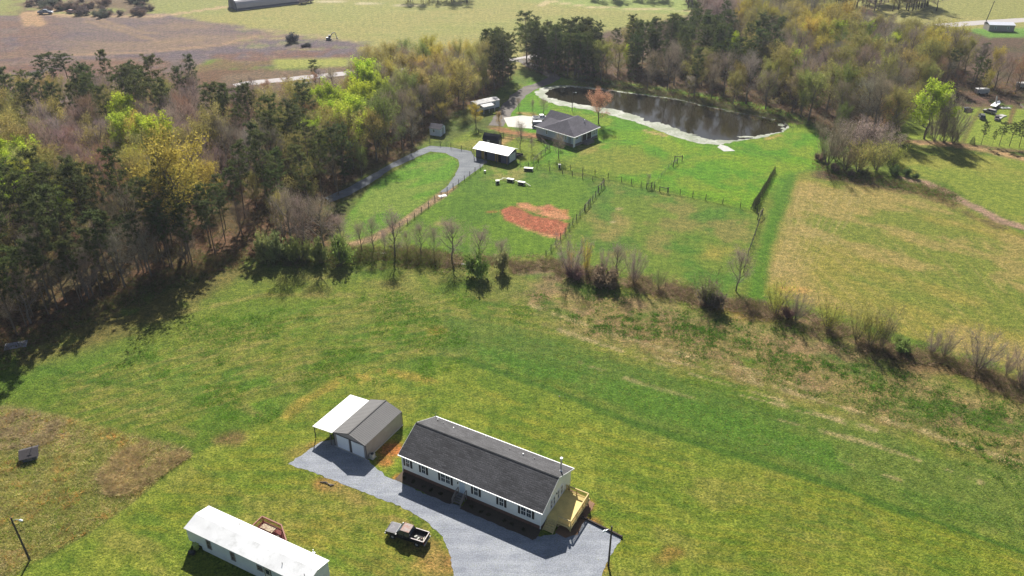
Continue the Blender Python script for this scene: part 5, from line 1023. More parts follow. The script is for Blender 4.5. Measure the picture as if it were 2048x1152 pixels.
def bush(seed, R=1.0, H=1.4, n=900, size=.16, twig=.4, tw=.03):
    r = np.random.default_rng(seed); T = MB(); C_ = MB()
    cl = []
    for k in range(9):
        az = r.uniform(0, 6.28); el = r.uniform(.5, 1.45); L = H * r.uniform(.6, 1.0); e = np.array([math.cos(az) * math.cos(el) * R * 1.1, math.sin(az) * math.cos(el) * R * 1.1, math.sin(el) * L])
        T.tube([(0, 0, 0), tuple(e * .5 + r.normal(0, .05, 3)), tuple(e)], [.035, .025, .01], 3, False); cl.append(e * .95); cl.append(e * .6)
    cl = np.array(cl); m = int(n * (1 - twig)); Pt = cl[r.integers(0, len(cl), m)] + rdir(m, r) * (R * .42 * r.random(m) ** .5)[:, None]; Pt[:, 2] = np.abs(Pt[:, 2]); leaves(C_, Pt, size, r)
    m = int(n * twig); i = r.integers(0, len(cl), m); Pt = cl[i] * r.uniform(.4, 1, m)[:, None] + r.normal(0, R * .14, (m, 3)); Pt[:, 2] = np.abs(Pt[:, 2]); D = unit(unit(cl[i]) + rdir(m, r) * .6 + np.array([0, 0, .4])); blades(C_, Pt, D, r.uniform(.25, .6, m) * H, tw, r)
    return T, C_
def fanshrub(seed, H=6.5, stems=9, spread=.45, twigs=1500, tw=.035, leaf=0):
    """many slim stems rising from one base"""
    r = np.random.default_rng(seed); T = MB(); C_ = MB(); tips = []
    for k in range(stems):
        az = k * 2.4 + r.uniform(-.4, .4); ti = spread * math.sqrt((k + .5) / stems) + r.uniform(-.05, .05); L = H * r.uniform(.75, 1.0)
        d = np.array([math.cos(az) * math.sin(ti), math.sin(az) * math.sin(ti), math.cos(ti)]); p0 = np.array([math.cos(az) * .15, math.sin(az) * .15, 0])
        lp = bez(p0, d, L * .9, .25, 4); T.tube(lp, [.05, .04, .03, .02, .01], 4, False)
        for m_ in (1, 2, 3, 4):
            for q_ in range(3):
                dd_ = d + rdir(1, r)[0] * .55; dd_[2] = abs(dd_[2]) + .3; sp = bez(lp[m_] - d * r.uniform(0, .6), dd_, H * .2 * r.uniform(.6, 1.2), .4, 2); T.tube(sp, [.025, .015, .008], 3, False); tips.append(sp[1]); tips.append(sp[2])
    tips = np.array(tips); i = r.integers(0, len(tips), twigs); Pt = tips[i] + r.normal(0, .28, (twigs, 3)); D = unit(unit(Pt * np.array([1, 1, .5])) * .5 + rdir(twigs, r) * .4 + np.array([0, 0, .9])); blades(C_, Pt, D, r.uniform(.3, .8, twigs), tw, r)
    if leaf: i = r.integers(0, len(tips), leaf); leaves(C_, tips[i] + r.normal(0, .35, (leaf, 3)), .17, r)
    return T, C_
def cone_tree(seed, H=6, R=1.5, n=2600, clear=.05, size=.32):
    r = np.random.default_rng(seed); T = MB().tube([(0, 0, 0), (0, 0, H * .95)], [.1, .02], 5, False); C_ = MB()
    f = 1 - np.sqrt(r.random(n)); z = H * (clear + (1 - clear) * f); az = r.uniform(0, 6.28, n); lob = 1 + .22 * np.sin(az * 5 + f * 17) + r.normal(0, .08, n)
    rr = R * (1 - f) ** .8 * lob * r.uniform(.55, 1.0, n) + .05; Pt = np.stack([np.cos(az) * rr, np.sin(az) * rr, z], 1); D = unit(np.stack([np.cos(az), np.sin(az), np.full(n, .25)], 1) + rdir(n, r) * .5); blades(C_, Pt, D, r.uniform(.5, 1.0, n) * size, size * .4, r)
    return T, C_
LIB = {}
def lib(kind, gens, hs, crown_mat, bark=BARK):
    LIB[kind] = []
    for (T, C_), hh in zip(gens, hs): LIB[kind].append((T.mesh(kind + '_trunk', bark), C_.mesh(kind + '_crown', crown_mat), hh))
lib('pine_tree', [pine(s, 20, 2.9 + .35 * (s % 3), .46 + .05 * (s % 3), 8, 6, 30) for s in range(5)], [20] * 5, LEAF, PBARK)
lib('full_pine', [pine(8 + s, 18, 2.7 + .3 * s, .12 + .06 * s, 12, 6, 26) for s in range(3)], [18] * 3, LEAF, PBARK)
lib('bare_tree', [hardwood(20 + s, 16, 4.0 + .4 * (s % 2), .2, 0, twigs=2500, tw=.05) for s in range(5)], [16] * 5, TWIG)
lib('budding_tree', [hardwood(40 + s, 16, 4.2 + .4 * (s % 2), .2, 3000, .27, twigs=1700, tw=.05) for s in range(5)], [16] * 5, LEAF)
lib('leafy_tree', [hardwood(60 + s, 16, 4.3, .2, 5600, .36, twigs=500) for s in range(4)], [16] * 4, LEAF)
lib('broom_tree', [hardwood(30 + s, 12, 3.7, .14, 0, twigs=2800, limbs=11, tw=.045, fan=.72) for s in range(3)], [12] * 3, TWIG)
lib('bush', [bush(80 + s, 1.0, 1.4, 1100, .17, .45) for s in range(4)], [1.5] * 4, LEAF)
lib('fan_tree', [fanshrub(90 + s, 7, 8 + s, .45 + .08 * s, 3000) for s in range(4)], [7] * 4, TWIG)
lib('budding_shrub', [fanshrub(95 + s, 7, 10, .5, 1200, leaf=1300) for s in range(3)], [7] * 3, LEAF)
lib('cedar_tree', [cone_tree(100 + s, 8, 2.0, 3000) for s in range(3)], [8] * 3, LEAF, PBARK)
lib('arborvitae', [cone_tree(110 + s, 3, .62, 900, .02, .2) for s in range(2)], [3] * 2, LEAF, PBARK)
lib('garden_shrub', [bush(120 + s, .35, .5, 260, .1, .2) for s in range(2)], [.55] * 2, LEAF)
def plant(kind, x, y, hh, col, label, cat, group=None, wide=1.0, var=None, name=None, r=random):
    v = LIB[kind][var if var is not None else r.randrange(len(LIB[kind]))]; s = hh / v[2]
    o = empty(name or kind, (x, y, -.03), r.uniform(0, 6.28), label, cat, group); o.scale = (s * wide, s * wide, s)
    t = bpy.data.objects.new('trunk', v[0]); c_ = bpy.data.objects.new('crown', v[1])
    for q_ in (t, c_): COL.objects.link(q_); q_.parent = o
    c_.color = tuple(col) + (1,); return o
def at(kind, px, py, top, col, label, cat, wide=1.0, **k):
    g = G(px, py); return plant(kind, g[0], g[1], height_for(px, py, top), col, label, cat, wide=wide, **k)
# crown colours (surface colours)
CC = dict(pine=(.088, .11, .04), grey=(.31, .255, .205), mauve=(.34, .26, .24), rust=(.34, .205, .14), olive=(.31, .28, .095), gold=(.40, .335, .07), lime=(.42, .50, .055), green=(.17, .22, .06))
FAM = dict(pine='pine_tree', grey='bare_tree', mauve='bare_tree', rust='bare_tree', olive='budding_tree', gold='budding_tree', lime='leafy_tree', green='budding_tree')
DESC = dict(pine='tall dark green pine', grey='bare grey-brown tree', mauve='bare mauve-grey tree', rust='reddish-brown tree just in bud', olive='olive budding tree', gold='golden budding tree', lime='bright lime green leafy tree', green='soft green budding tree')
CAT = dict(pine='pine tree', grey='bare tree', mauve='bare tree', rust='bare tree', olive='budding tree', gold='budding tree', lime='leafy tree', green='budding tree')
# zones of the woods by where the crowns show: centre, radii, phrase, mix of kinds
ZL = [(60, 350, 90, 70, 'in the lime clump of the left woodland', dict(lime=.6, olive=.25, grey=.15)), (285, 265, 75, 40, 'in the middle of the left woodland around the lime crowns', dict(lime=.5, gold=.15, mauve=.2, olive=.15)),
      (330, 335, 80, 55, 'around the big olive tree of the left woodland', dict(gold=.45, olive=.35, grey=.2)), (700, 190, 75, 55, 'in the lime group above the gravel lane', dict(lime=.75, olive=.15, grey=.1)), (665, 245, 55, 35, 'just left of the gravel lane crowns', dict(lime=.4, rust=.2, olive=.3, pine=.1)),
      (120, 470, 190, 110, 'along the lower left woodland edge above the meadow', dict(pine=.58, grey=.3, olive=.12)), (450, 430, 130, 70, 'along the woodland edge near the creek corner', dict(pine=.45, grey=.35, olive=.2)),
      (560, 330, 110, 90, 'in the dark pine stand left of the gravel lane', dict(pine=.55, grey=.3, olive=.15)), (230, 185, 90, 45, 'in the upper left pine group', dict(pine=.6, mauve=.3, olive=.1)), (60, 190, 90, 45, 'at the far upper left of the left woodland', dict(pine=.45, olive=.3, mauve=.25)),
      (440, 215, 90, 60, 'in the pine and mauve belt of the left woodland', dict(pine=.42, mauve=.35, rust=.13, olive=.1)), (400, 135, 160, 30, 'on the far side of the left woodland by the ploughed field', dict(pine=.38, mauve=.35, olive=.27)),
      (140, 265, 90, 40, 'in the mauve belt of the left woodland', dict(mauve=.6, rust=.2, olive=.2)), (180, 350, 90, 55, 'in the reddish bare belt of the left woodland', dict(rust=.35, mauve=.3, grey=.2, olive=.15)), (30, 265, 50, 35, 'at the far left side of the left woodland', dict(olive=.7, mauve=.3)),
      (380, 270, 70, 50, 'in the centre of the left woodland', dict(mauve=.4, grey=.25, olive=.25, pine=.1)), (560, 205, 60, 40, 'below the far road in the left woodland', dict(rust=.25, grey=.3, olive=.3, pine=.15)), (600, 430, 90, 50, 'at the grey corner above the creek', dict(grey=.85, mauve=.15)),
      (790, 240, 80, 70, 'in the wood behind the white shed', dict(grey=.4, olive=.4, green=.2)), (780, 120, 80, 60, 'in the upper wood between the two far fields', dict(olive=.45, gold=.08, grey=.4, green=.07)), (845, 90, 40, 30, 'in the yellow-green group by the far field', dict(lime=.4, gold=.4, olive=.2)),
      (930, 150, 50, 50, 'in the golden group above the trailer home', dict(gold=.3, olive=.5, grey=.2)), (1005, 130, 35, 50, 'in the dark pine clump at the end of the left woodland', dict(pine=.92, olive=.08))]
ZR_ = [(1110, 95, 95, 50, 'in the dark pine clump beyond the pond', dict(pine=.9, green=.1)), (1230, 130, 60, 40, 'among mixed trees beyond the pond', dict(olive=.35, grey=.3, pine=.15, rust=.2)), (1250, 65, 60, 25, 'at the thin edge of the wood beside the far field', dict(pine=.5, olive=.3, lime=.2)),
       (1400, 60, 110, 35, 'along the dark pine ridge of the right woodland', dict(pine=.85, grey=.15)), (1500, 100, 70, 35, 'in the pine slope of the right woodland', dict(pine=.6, olive=.2, lime=.08, grey=.12)), (1340, 130, 80, 45, 'in the slope above the pond', dict(grey=.4, olive=.35, pine=.2, rust=.05)),
       (1470, 170, 90, 50, 'in the grey trees over the pond bank', dict(grey=.55, olive=.3, mauve=.15)), (1560, 30, 110, 35, 'in the high back row of the right woodland', dict(olive=.45, gold=.2, grey=.35)), (1650, 50, 60, 30, 'around the golden crown of the back woodland', dict(gold=.6, lime=.15, olive=.25)),
       (1600, 130, 70, 45, 'in the middle of the right woodland', dict(grey=.3, olive=.3, lime=.12, pine=.2, mauve=.08)), (1640, 195, 70, 50, 'in the front of the right woodland by the dam', dict(grey=.4, olive=.45, green=.15)), (1740, 110, 70, 45, 'in the brown heart of the right woodland', dict(mauve=.22, olive=.48, rust=.12, lime=.1, green=.08)),
       (1860, 90, 70, 40, 'around the golden crowns of the right woodland', dict(gold=.35, olive=.45, mauve=.2)), (1960, 130, 90, 50, 'in the right end of the woodland', dict(olive=.4, rust=.15, mauve=.15, gold=.15, lime=.08, pine=.07)), (1780, 60, 70, 30, 'in the back of the right woodland near the far field', dict(olive=.45, mauve=.35, lime=.2)),
       (1760, 170, 70, 40, 'behind the lime tree of the right woodland', dict(grey=.5, mauve=.2, olive=.2, pine=.1)), (1950, 180, 110, 30, 'along the dark edge above the junk field', dict(grey=.5, pine=.2, rust=.15, olive=.15)), (1440, 10, 60, 20, 'in the far grey wood beyond the pine ridge', dict(grey=.6, mauve=.4))]
LW = [(-160, 800), (-60, 735), (0, 680), (110, 634), (200, 592), (300, 552), (400, 520), (470, 503), (560, 500), (620, 485), (668, 455), (662, 418), (702, 367), (757, 337), (815, 304), (850, 284), (858, 266), (868, 246), (905, 240), (945, 225), (958, 205), (985, 188), (1020, 165), (1038, 145), (960, 150), (880, 150), (760, 152), (690, 168), (668, 212), (560, 228), (450, 214), (300, 213), (150, 222), (50, 243), (-60, 262), (-260, 290)]
RW = [(1048, 138), (1100, 152), (1180, 163), (1250, 175), (1320, 187), (1420, 203), (1500, 220), (1560, 236), (1640, 256), (1690, 282), (1780, 284), (1800, 250), (1835, 208), (1870, 197), (1960, 192), (2048, 196), (2160, 205), (2300, 215), (2300, 168), (2000, 165), (1940, 148), (1900, 125), (1800, 106), (1700, 82), (1560, 46), (1480, 32), (1400, 40), (1380, 96), (1300, 120), (1240, 130), (1180, 122), (1048, 116)]
KEEP = [(-25, 229, 6), (-22, 226, 4), (-8, 252, 7.5), (-12, 247, 5), (G(603, 178)[0], G(603, 178)[1], 7), (G(606, 199)[0], G(606, 199)[1], 6)]
def inside(px, x, y): return bool(_dist(np.array([x]), np.array([y]), px, True)[1][0])
def scatter(poly, spacing, seed, grow=0.0):
    P2 = [tuple(G(*p)[:2]) for p in poly]; r = random.Random(seed); a = np.array(P2); out = []
    x0, y0 = a.min(0); x1, y1 = a.max(0); ny = int((y1 - y0) / (spacing * .87)) + 1; nx = int((x1 - x0) / spacing) + 1
    for j in range(ny):
        for i in range(nx):
            x = x0 + (i + .5 * (j % 2)) * spacing + r.uniform(-.38, .38) * spacing; y = y0 + j * spacing * .87 + r.uniform(-.38, .38) * spacing
            if inside(P2, x, y): out.append((x, y))
    return out, P2
def along(px, n, wid, seed):
    r = np.random.default_rng(seed); pts = [np.array(G(*p)[:2]) for p in px]; seg = [np.linalg.norm(b - a) for a, b in zip(pts, pts[1:])]; pr = np.array(seg) / sum(seg); out = []
    for i in r.choice(len(seg), n, p=pr): t = r.random(); out.append(pts[i] + (pts[i + 1] - pts[i]) * t + r.normal(0, wid / 2, 2))
    return np.array(out)
trees = []
CLUMPS = [([(1050, 142), (1100, 154), (1195, 165), (1195, 128), (1120, 116), (1050, 118)], 5.6, 'in the dark pine clump beyond the pond'), ([(1240, 140), (1400, 150), (1560, 175), (1560, 110), (1400, 92), (1260, 122)], 8.5, 'on the dark pine ridge of the right woodland'), ([(985, 185), (1020, 165), (1038, 146), (975, 150)], 5.0, 'in the dark pine clump at the end of the left woodland')]
for poly, sp, ph_ in CLUMPS:
    r = random.Random(int(sp * 10) + len(ph_))
    for x, y in scatter(poly, sp, 9)[0]:
        hh = r.uniform(11, 18.5); trees.append([hh / math.hypot(y, CAMH) * 1.1, x, y, hh, 'pine', ph_, r.uniform(1.0, 1.3) + 5])
for poly, zones, sp, sd in ((LW, ZL, 6.0, 1), (RW, ZR_, 6.8, 2)):
    pts, P2 = scatter(poly, sp, sd); r = random.Random(sd + 50)
    for x, y in pts:
        if any(math.hypot(x - a, y - b) < c_ for a, b, c_ in KEEP): continue
        if r.random() < .05: continue
        hbase = r.uniform(13, 18); cx, cy = P(x, y, hbase * .65)
        if cx < -90 or cx > 2140: continue
        z = min(zones, key=lambda q_: ((cx - q_[0]) / q_[2]) ** 2 + ((cy - q_[1]) / q_[3]) ** 2); ks = list(z[5].items()); k = r.choices([a for a, _ in ks], [b for _, b in ks])[0]
        bx_, by_ = P(x, y)
        d = float(_dist(np.array([x]), np.array([y]), P2, True)[0][0])
        if k == 'pine': hh = r.uniform(18, 23) if by_ > 430 else (r.uniform(15, 20) if zones is ZL else r.uniform(13, 17))
        elif k in ('grey', 'mauve', 'rust'): hh = r.uniform(11.5, 17)
        else: hh = r.uniform(12.5, 17.5)
        if 440 < bx_ < 720 and by_ < 262 and y > 200: hh *= .62 if k != 'pine' else .75
        if 410 < bx_ < 660 and by_ > 455: hh *= .68
        if d < 4 and k != 'pine': hh *= r.uniform(.6, .95)
        if zones is ZR_ and bx_ > 1560 and k != 'pine': hh *= 1.08
        if 1790 < bx_ < 2050 and by_ > 180: hh *= .75
        if zones is ZR_ and k == 'lime': hh *= .82
        if d > 8 and r.random() < .12: hh *= .6
        trees.append([hh / math.hypot(y, CAMH), x, y, hh, k, z[4], r.uniform(.78, 1.1) * (1.0 if k != 'pine' else .95)])
r = random.Random(77)
for x, y in scatter([(455, 196), (560, 178), (700, 160), (705, 200), (570, 222), (455, 210)], 7.5, 21)[0]:
    if any(math.hypot(x - a, y - b) < 5 for a, b, c_ in KEEP): continue
    k = r.choice(['grey', 'mauve', 'olive', 'rust']); hh = r.uniform(5, 8.5); trees.append([hh / math.hypot(y, CAMH), x, y, hh, k, 'in the low growth in front of the far road', r.uniform(1.0, 1.3)])
r = random.Random(78)
for k_, (x, y) in enumerate(along([(-120, 758), (0, 674), (110, 628), (200, 586), (300, 547), (400, 518)], 30, 3.0, 31)):  # extra front row, added so the wood's shadow on the meadow runs unbroken
    k = 'pine' if r.random() < .65 else 'grey'; hh = r.uniform(13, 18) if k == 'pine' else r.uniform(9, 13); trees.append([hh / math.hypot(y, CAMH), x, y, hh, k, 'in the front row of the woodland edge above the meadow', r.uniform(.8, 1.0)])
trees.sort(reverse=True)
count = {}; rest = []; LIMIT = dict(pine_tree=285, bare_tree=285, budding_tree=285, leafy_tree=150)
PLN = dict(pine='pines', grey='grey-brown bare trees', mauve='mauve bare trees', rust='reddish bare trees', olive='olive budding trees', gold='golden budding trees', lime='lime leafy trees', green='soft green budding trees')
r = random.Random(99)
for s_, x, y, hh, k, ph_, wd_ in trees:
    fam = FAM[k]; c_ = np.array(CC[k]) * r.uniform(.8, 1.22) * np.array([r.uniform(.9, 1.12), r.uniform(.93, 1.06), r.uniform(.9, 1.1)])
    if 'right' in ph_ or 'pond' in ph_: c_ = c_ * np.array([.86, .88, .82])
    if count.get(fam, 0) < LIMIT[fam]:
        count[fam] = count.get(fam, 0) + 1; plant('full_pine' if wd_ > 5 or (k == 'pine' and y > 180 and r.random() < .35) else fam, x, y, hh, c_, DESC[k] + ' ' + ph_, CAT[k], PLN[k] + ' ' + ph_, wd_ % 5, r=r, name=fam)
    else: rest.append((x, y, hh, k, c_, wd_ % 5))
print('trees', count, 'rest', len(rest))
# the remainder of the woods, and the far-off tree lines, as one mass
LOW = dict(pine=[pine(200 + s, 16, 3.0, .35, 8, 4, 16) for s in range(2)], bare=[hardwood(210 + s, 16, 4.3, .2, 0, twigs=1300, limbs=7, lowpoly=True) for s in range(2)], leaf=[hardwood(220 + s, 16, 4.3, .2, 1300, .5, twigs=500, limbs=7, lowpoly=True) for s in range(2)])
def tri_of(mb): 
    V = np.array(mb.v); F_ = []
    for f in mb.f:
        for i in range(1, len(f) - 1): F_.append((f[0], f[i], f[i + 1]))
    return V, np.array(F_)
LOWT = {k: [(tri_of(T), tri_of(C_)) for T, C_ in v] for k, v in LOW.items()}
def mass(name, items, label=None):
    VV, FF, CL = [], [], []; off = 0; r = np.random.default_rng(5)
    for x, y, hh, k, c_, wd_ in items:
        fam = 'pine' if k == 'pine' else ('bare' if k in ('grey', 'mauve', 'rust') else 'leaf'); (tv, tf), (cv, cf) = LOWT[fam][r.integers(0, 2)]; a = r.uniform(0, 6.28); s = hh / 16; R2 = np.array([[math.cos(a), -math.sin(a), 0], [math.sin(a), math.cos(a), 0], [0, 0, 1]])
        for v_, f_, cc_ in ((tv, tf, (.12, .095, .075)), (cv, cf, c_)):
            VV.append((v_ * np.array([s * wd_, s * wd_, s])) @ R2.T + np.array([x, y, 0])); FF.append(f_ + off); CL.append(np.tile(np.array(cc_), (len(f_), 1))); off += len(v_)
    V = np.concatenate(VV); F_ = np.concatenate(FF); C2 = np.concatenate(CL); me = tri_mesh(name, V, F_, C2, TUFT); o = bpy.data.objects.new(name, me); COL.objects.link(o); tag(o, label, kind='stuff'); return o
def tri_mesh(name, V, F_, C2, m):
    me = bpy.data.meshes.new(name); me.vertices.add(len(V)); me.vertices.foreach_set('co', V.astype(np.float32).ravel()); me.loops.add(F_.size); me.loops.foreach_set('vertex_index', F_.astype(np.int32).ravel())
    me.polygons.add(len(F_)); me.polygons.foreach_set('loop_start', np.arange(0, F_.size, 3, dtype=np.int32)); me.update(calc_edges=True)
    a_ = me.color_attributes.new('tint', 'BYTE_COLOR', 'CORNER'); col = np.concatenate([np.repeat(C2, 3, 0), np.ones((len(C2) * 3, 1))], 1); a_.data.foreach_set('color', col.astype(np.float32).ravel()); me.materials.append(m); return me
far = []
for x0, y0, x1, y1, dep, ks in ((1450, 30, 1880, 22, 26, ('grey', 'olive', 'mauve')), (1380, 22, 1480, 30, 40, ('grey', 'mauve')), (800, 8, 940, 6, 16, ('pine', 'pine', 'grey')), (1180, 3, 1330, 2, 10, ('pine', 'green'))):
    A_, B_ = G(x0, y0), G(x1, y1); n = int(np.linalg.norm(B_ - A_) * dep / 22)
    for _ in range(n):
        t = r.random(); x, y = (A_ + (B_ - A_) * t)[:2]; y += r.uniform(0, dep); far.append((x, y, r.uniform(9, 15), (k := r.choice(ks)), np.array(CC[k]) * r.uniform(.75, 1.1), 1.2))
mass('distant_woodland', rest + far, 'hazy remainder of the mixed woods and the far tree lines behind them')

# hand-placed trees and shrubs ------------------------------------------------
g3, m3, o3, p3 = CC['grey'], CC['mauve'], CC['olive'], CC['pine']
at('bare_tree', 587, 506, 375, g3, 'bare grey tree with round crown, farthest from the paddocks in the creek corner', 'bare tree', .95)
at('bare_tree', 612, 502, 388, m3, 'slimmer bare tree right behind the round grey one in the creek corner', 'bare tree', .8)
at('bare_tree', 649, 510, 393, g3, 'tall bare vase-shaped tree standing over green shrubs in the hedgerow', 'bare tree', .95, var=1)
for px, py, tp, wd_, lb in ((682, 503, 430, 1.0, 'leaning thin-stemmed bare tree at the end of the gravel lane'), (724, 503, 446, .7, 'thin bare tree with long shadow left of the creek water'), (748, 502, 436, .7, 'twin-stemmed bare tree right of the thin one near the creek water'),
                            (790, 513, 426, .9, 'dense upright bare tree at the paddock corner beside the creek'), (842, 507, 446, .9, 'faint open bare tree at the left paddock bottom'), (868, 508, 455, .7, 'slender olive-tinged bare tree at the left paddock bottom'), (904, 522, 441, 1.0, 'broom-shaped bare tree with dark forked shadow in the hedgerow'),
                            (960, 531, 458, .9, 'grey broom-shaped tree growing out of a green bush in the hedgerow'), (1004, 531, 480, 1.0, 'low olive-grey tree below the red clay'), (1142, 552, 478, 1.0, 'bare many-stemmed tree at the foot of the paddock dividing fence'), (1232, 562, 490, 1.1, 'wide bare tree at the foot of the right paddock'),
                            (1268, 566, 500, .7, 'thin bare tree right of the wide one at the right paddock foot'), (1472, 582, 501, .95, 'tall lone bare tree at the bottom of the far right paddock fence'), (1592, 640, 586, 1.0, 'brown bare shrub tree between two willows in the hedgerow'), (1888, 712, 664, .9, 'thin bare sapling cluster left of the wide shrub tree'),
                            (1955, 738, 671, 1.3, 'wide-spreading bare shrub tree near the right end of the hedgerow'), (2012, 752, 704, .7, 'thin bare sapling at the right end of the hedgerow'), (2042, 772, 706, .9, 'outermost bare sapling at the right edge of the hedgerow'), (1862, 708, 664, .7, 'thin bare sapling in the brush right of the low green bush'),
                            (1205, 555, 505, .6, 'short bare sapling left of the wide tree at the right paddock foot'), (815, 508, 462, .6, 'faint sapling between the two bare trees at the left paddock bottom'), (770, 505, 460, .5, 'small sapling leaning over the creek water')):
    at('broom_tree' if (px < 1100 or px == 1472 or px == 1232) else 'fan_tree', px, py, tp, np.array(g3 if len(lb) % 2 else m3) * 1.05, lb, 'bare tree', wd_ * (1.15 if px < 1100 else 1), **({'name': 'bare_tree'}))
for px, py, tp, wd_, c_, lb in ((1552, 628, 563, 1.1, (.36, .36, .08), 'yellow-green willow in the hedgerow right of the lone bare tree'), (1655, 662, 597, 1.1, (.33, .33, .08), 'second yellow-green willow along the hedgerow'), (1712, 680, 610, .9, (.3, .28, .1), 'pale budding willow left in the group of three by the hedge'), (1740, 690, 615, .9, (.32, .32, .08), 'pale budding willow in the middle of the group of three'),
                                (1762, 694, 618, .8, (.26, .23, .12), 'brownish budding willow right in the group of three'), (1412, 608, 546, 1.2, (.2, .23, .08), 'rounded green-topped shrub over the creek pool'), (1172, 545, 480, .5, (.5, .4, .08), 'small yellow budding tree right of the dividing fence foot'), (1140, 540, 500, .5, (.5, .3, .12), 'small orange budding sapling at the dividing fence foot'),
                                (1318, 578, 540, .8, (.2, .22, .09), 'small green shrub halfway along the right paddock foot')):
    at('budding_shrub', px, py, tp, c_, lb, 'budding shrub', wd_)
for px, py, tp, wd_, c_, lb in ((527, 522, 462, 1.0, (.16, .2, .06), 'green hedgerow shrub at the wood corner, leftmost of the row'), (560, 520, 465, 1.1, (.13, .18, .06), 'green hedgerow shrub beside the bare round tree'), (600, 522, 470, 1.1, (.17, .22, .06), 'green hedgerow shrub below the slim bare tree'), (640, 524, 476, .9, (.14, .19, .05), 'green hedgerow shrub at the foot of the vase-shaped tree'),
                                (683, 528, 470, 1.1, (.12, .19, .04), 'dense green shrub at the end of the green hedgerow row'), (955, 553, 494, .95, (.12, .2, .04), 'dense round green bush under the grey broom-shaped tree'), (1005, 546, 500, .9, (.16, .18, .07), 'olive bush under the low tree below the red clay'), (1420, 612, 565, 1.4, (.16, .15, .1), 'dark twiggy bush beside the creek pool'),
                                (1805, 702, 672, 1.6, (.13, .2, .05), 'low green bush in the right half of the hedgerow'), (1150, 556, 530, 1.6, (.17, .12, .1), 'brown thorny bush at the dividing fence foot'), (1195, 568, 530, 1.6, (.14, .12, .07), 'dark rounded bush left of the wide bare tree'), (1225, 572, 535, 1.5, (.16, .14, .08), 'dark rounded bush under the wide bare tree'), (1575, 637, 612, 1.4, (.19, .13, .1), 'brown bramble bush between the willows')):
    at('bush', px, py, tp, np.array(c_) * np.array([1.15, 1, 1.2]) * (1.3 if py < 530 and px < 700 else 1.4), lb, 'bush', wd_ * .55)
at('budding_tree', 375, 500, 265, (.40, .32, .07), 'huge olive-gold tree with dark spreading limbs rising above the front pines', 'budding tree', 1.05, var=2)
at('pine_tree', 632, 172, 122, p3, 'lone dark conifer in front of the far road', 'pine tree', 1.5)
at('budding_tree', 952, 253, 206, (.42, .33, .06), 'golden budding tree beside the trailer home', 'budding tree', 1.1)
at('budding_tree', 998, 262, 221, (.35, .25, .1), 'slender tan budding tree by the clay path', 'budding tree', .6)
at('budding_tree', 885, 252, 203, (.32, .26, .06), 'olive tree standing behind the white shed', 'budding tree', 1.0)
at('budding_tree', 1197, 247, 180, (.52, .28, .19), 'pinkish-orange budding tree on the pond bank behind the hipped house', 'budding tree', 1.25, var=3)
for px, py, tp, wd_, lb in ((1037, 221, 196, 1.0, 'small bare tree nearest the gravel road above the concrete pad'), (1065, 223, 200, .8, 'small bare tree between two others on the lawn above the pad'), (1087, 227, 198, 1.2, 'small bare tree closest to the pond end above the pad'), (1040, 297, 245, .8, 'bare tree in the yard right of the stable'), (1064, 302, 278, .9, 'tiny bare tree in the yard before the hipped house wall'),
                            (1117, 316, 268, .9, 'bare tree with fan-shaped shadow in front of the hipped house'), (1120, 300, 285, 1.4, 'reddish leafless bush against the hipped house wall'), (1296, 372, 348, .7, 'tiny sapling by the brace at the long paddock fence')):
    at('broom_tree', px, py, tp, g3, lb, 'bare tree', wd_ * 1.1, name='bare_tree')
at('leafy_tree', 1848, 278, 160, (.42, .52, .06), 'tall spreading lime green tree at the edge of the junk field', 'leafy tree', 1.05, var=1)
at('budding_tree', 1768, 262, 188, (.5, .27, .1), 'orange-brown budding tree left of the tall lime tree', 'budding tree', .9)
for px, py, tp, wd_, lb in ((1868, 282, 190, .8, 'tall thin leaning tree right behind the lime tree'), (1888, 284, 205, .9, 'thin bare tree second right of the lime tree'), (1906, 286, 225, 1.0, 'thin bare tree with forked top right of the lime tree'), (1880, 280, 215, .6, 'slim bare tree in the thicket between the leaning trunks')):
    at('fan_tree', px, py, tp, g3, lb, 'bare tree', wd_)
for px, py, tp, wd_, lb in ((1856, 272, 244, 1.0, 'dark cedar at the foot of the lime tree'), (1908, 284, 258, 1.2, 'dark cedar alone on the lane side of the junk field'), (1944, 288, 272, 1.3, 'low dark cedar beside the junk field track')):
    at('cedar_tree', px, py, tp, (.06, .06, .04), lb, 'cedar', wd_)
for i, (px, py, tp, wd_) in enumerate(((1962, 289, 244, 1.0), (1998, 292, 246, 1.3), (2018, 293, 247, 1.3), (2038, 295, 243, 1.3), (2056, 298, 240, 1.3), (1984, 291, 262, 1.0))):
    at('pine_tree', px, py, tp, p3, ('thin pine leftmost beside the sandy lane', 'broad dark pine second from the thin pine on the sandy lane', 'broad dark pine in the middle of the lane clump', 'broad dark pine near the end of the lane clump', 'outermost pine of the clump on the sandy lane', 'short pine filling the gap behind the thin pine')[i], 'pine tree', wd_, var=i % 5)
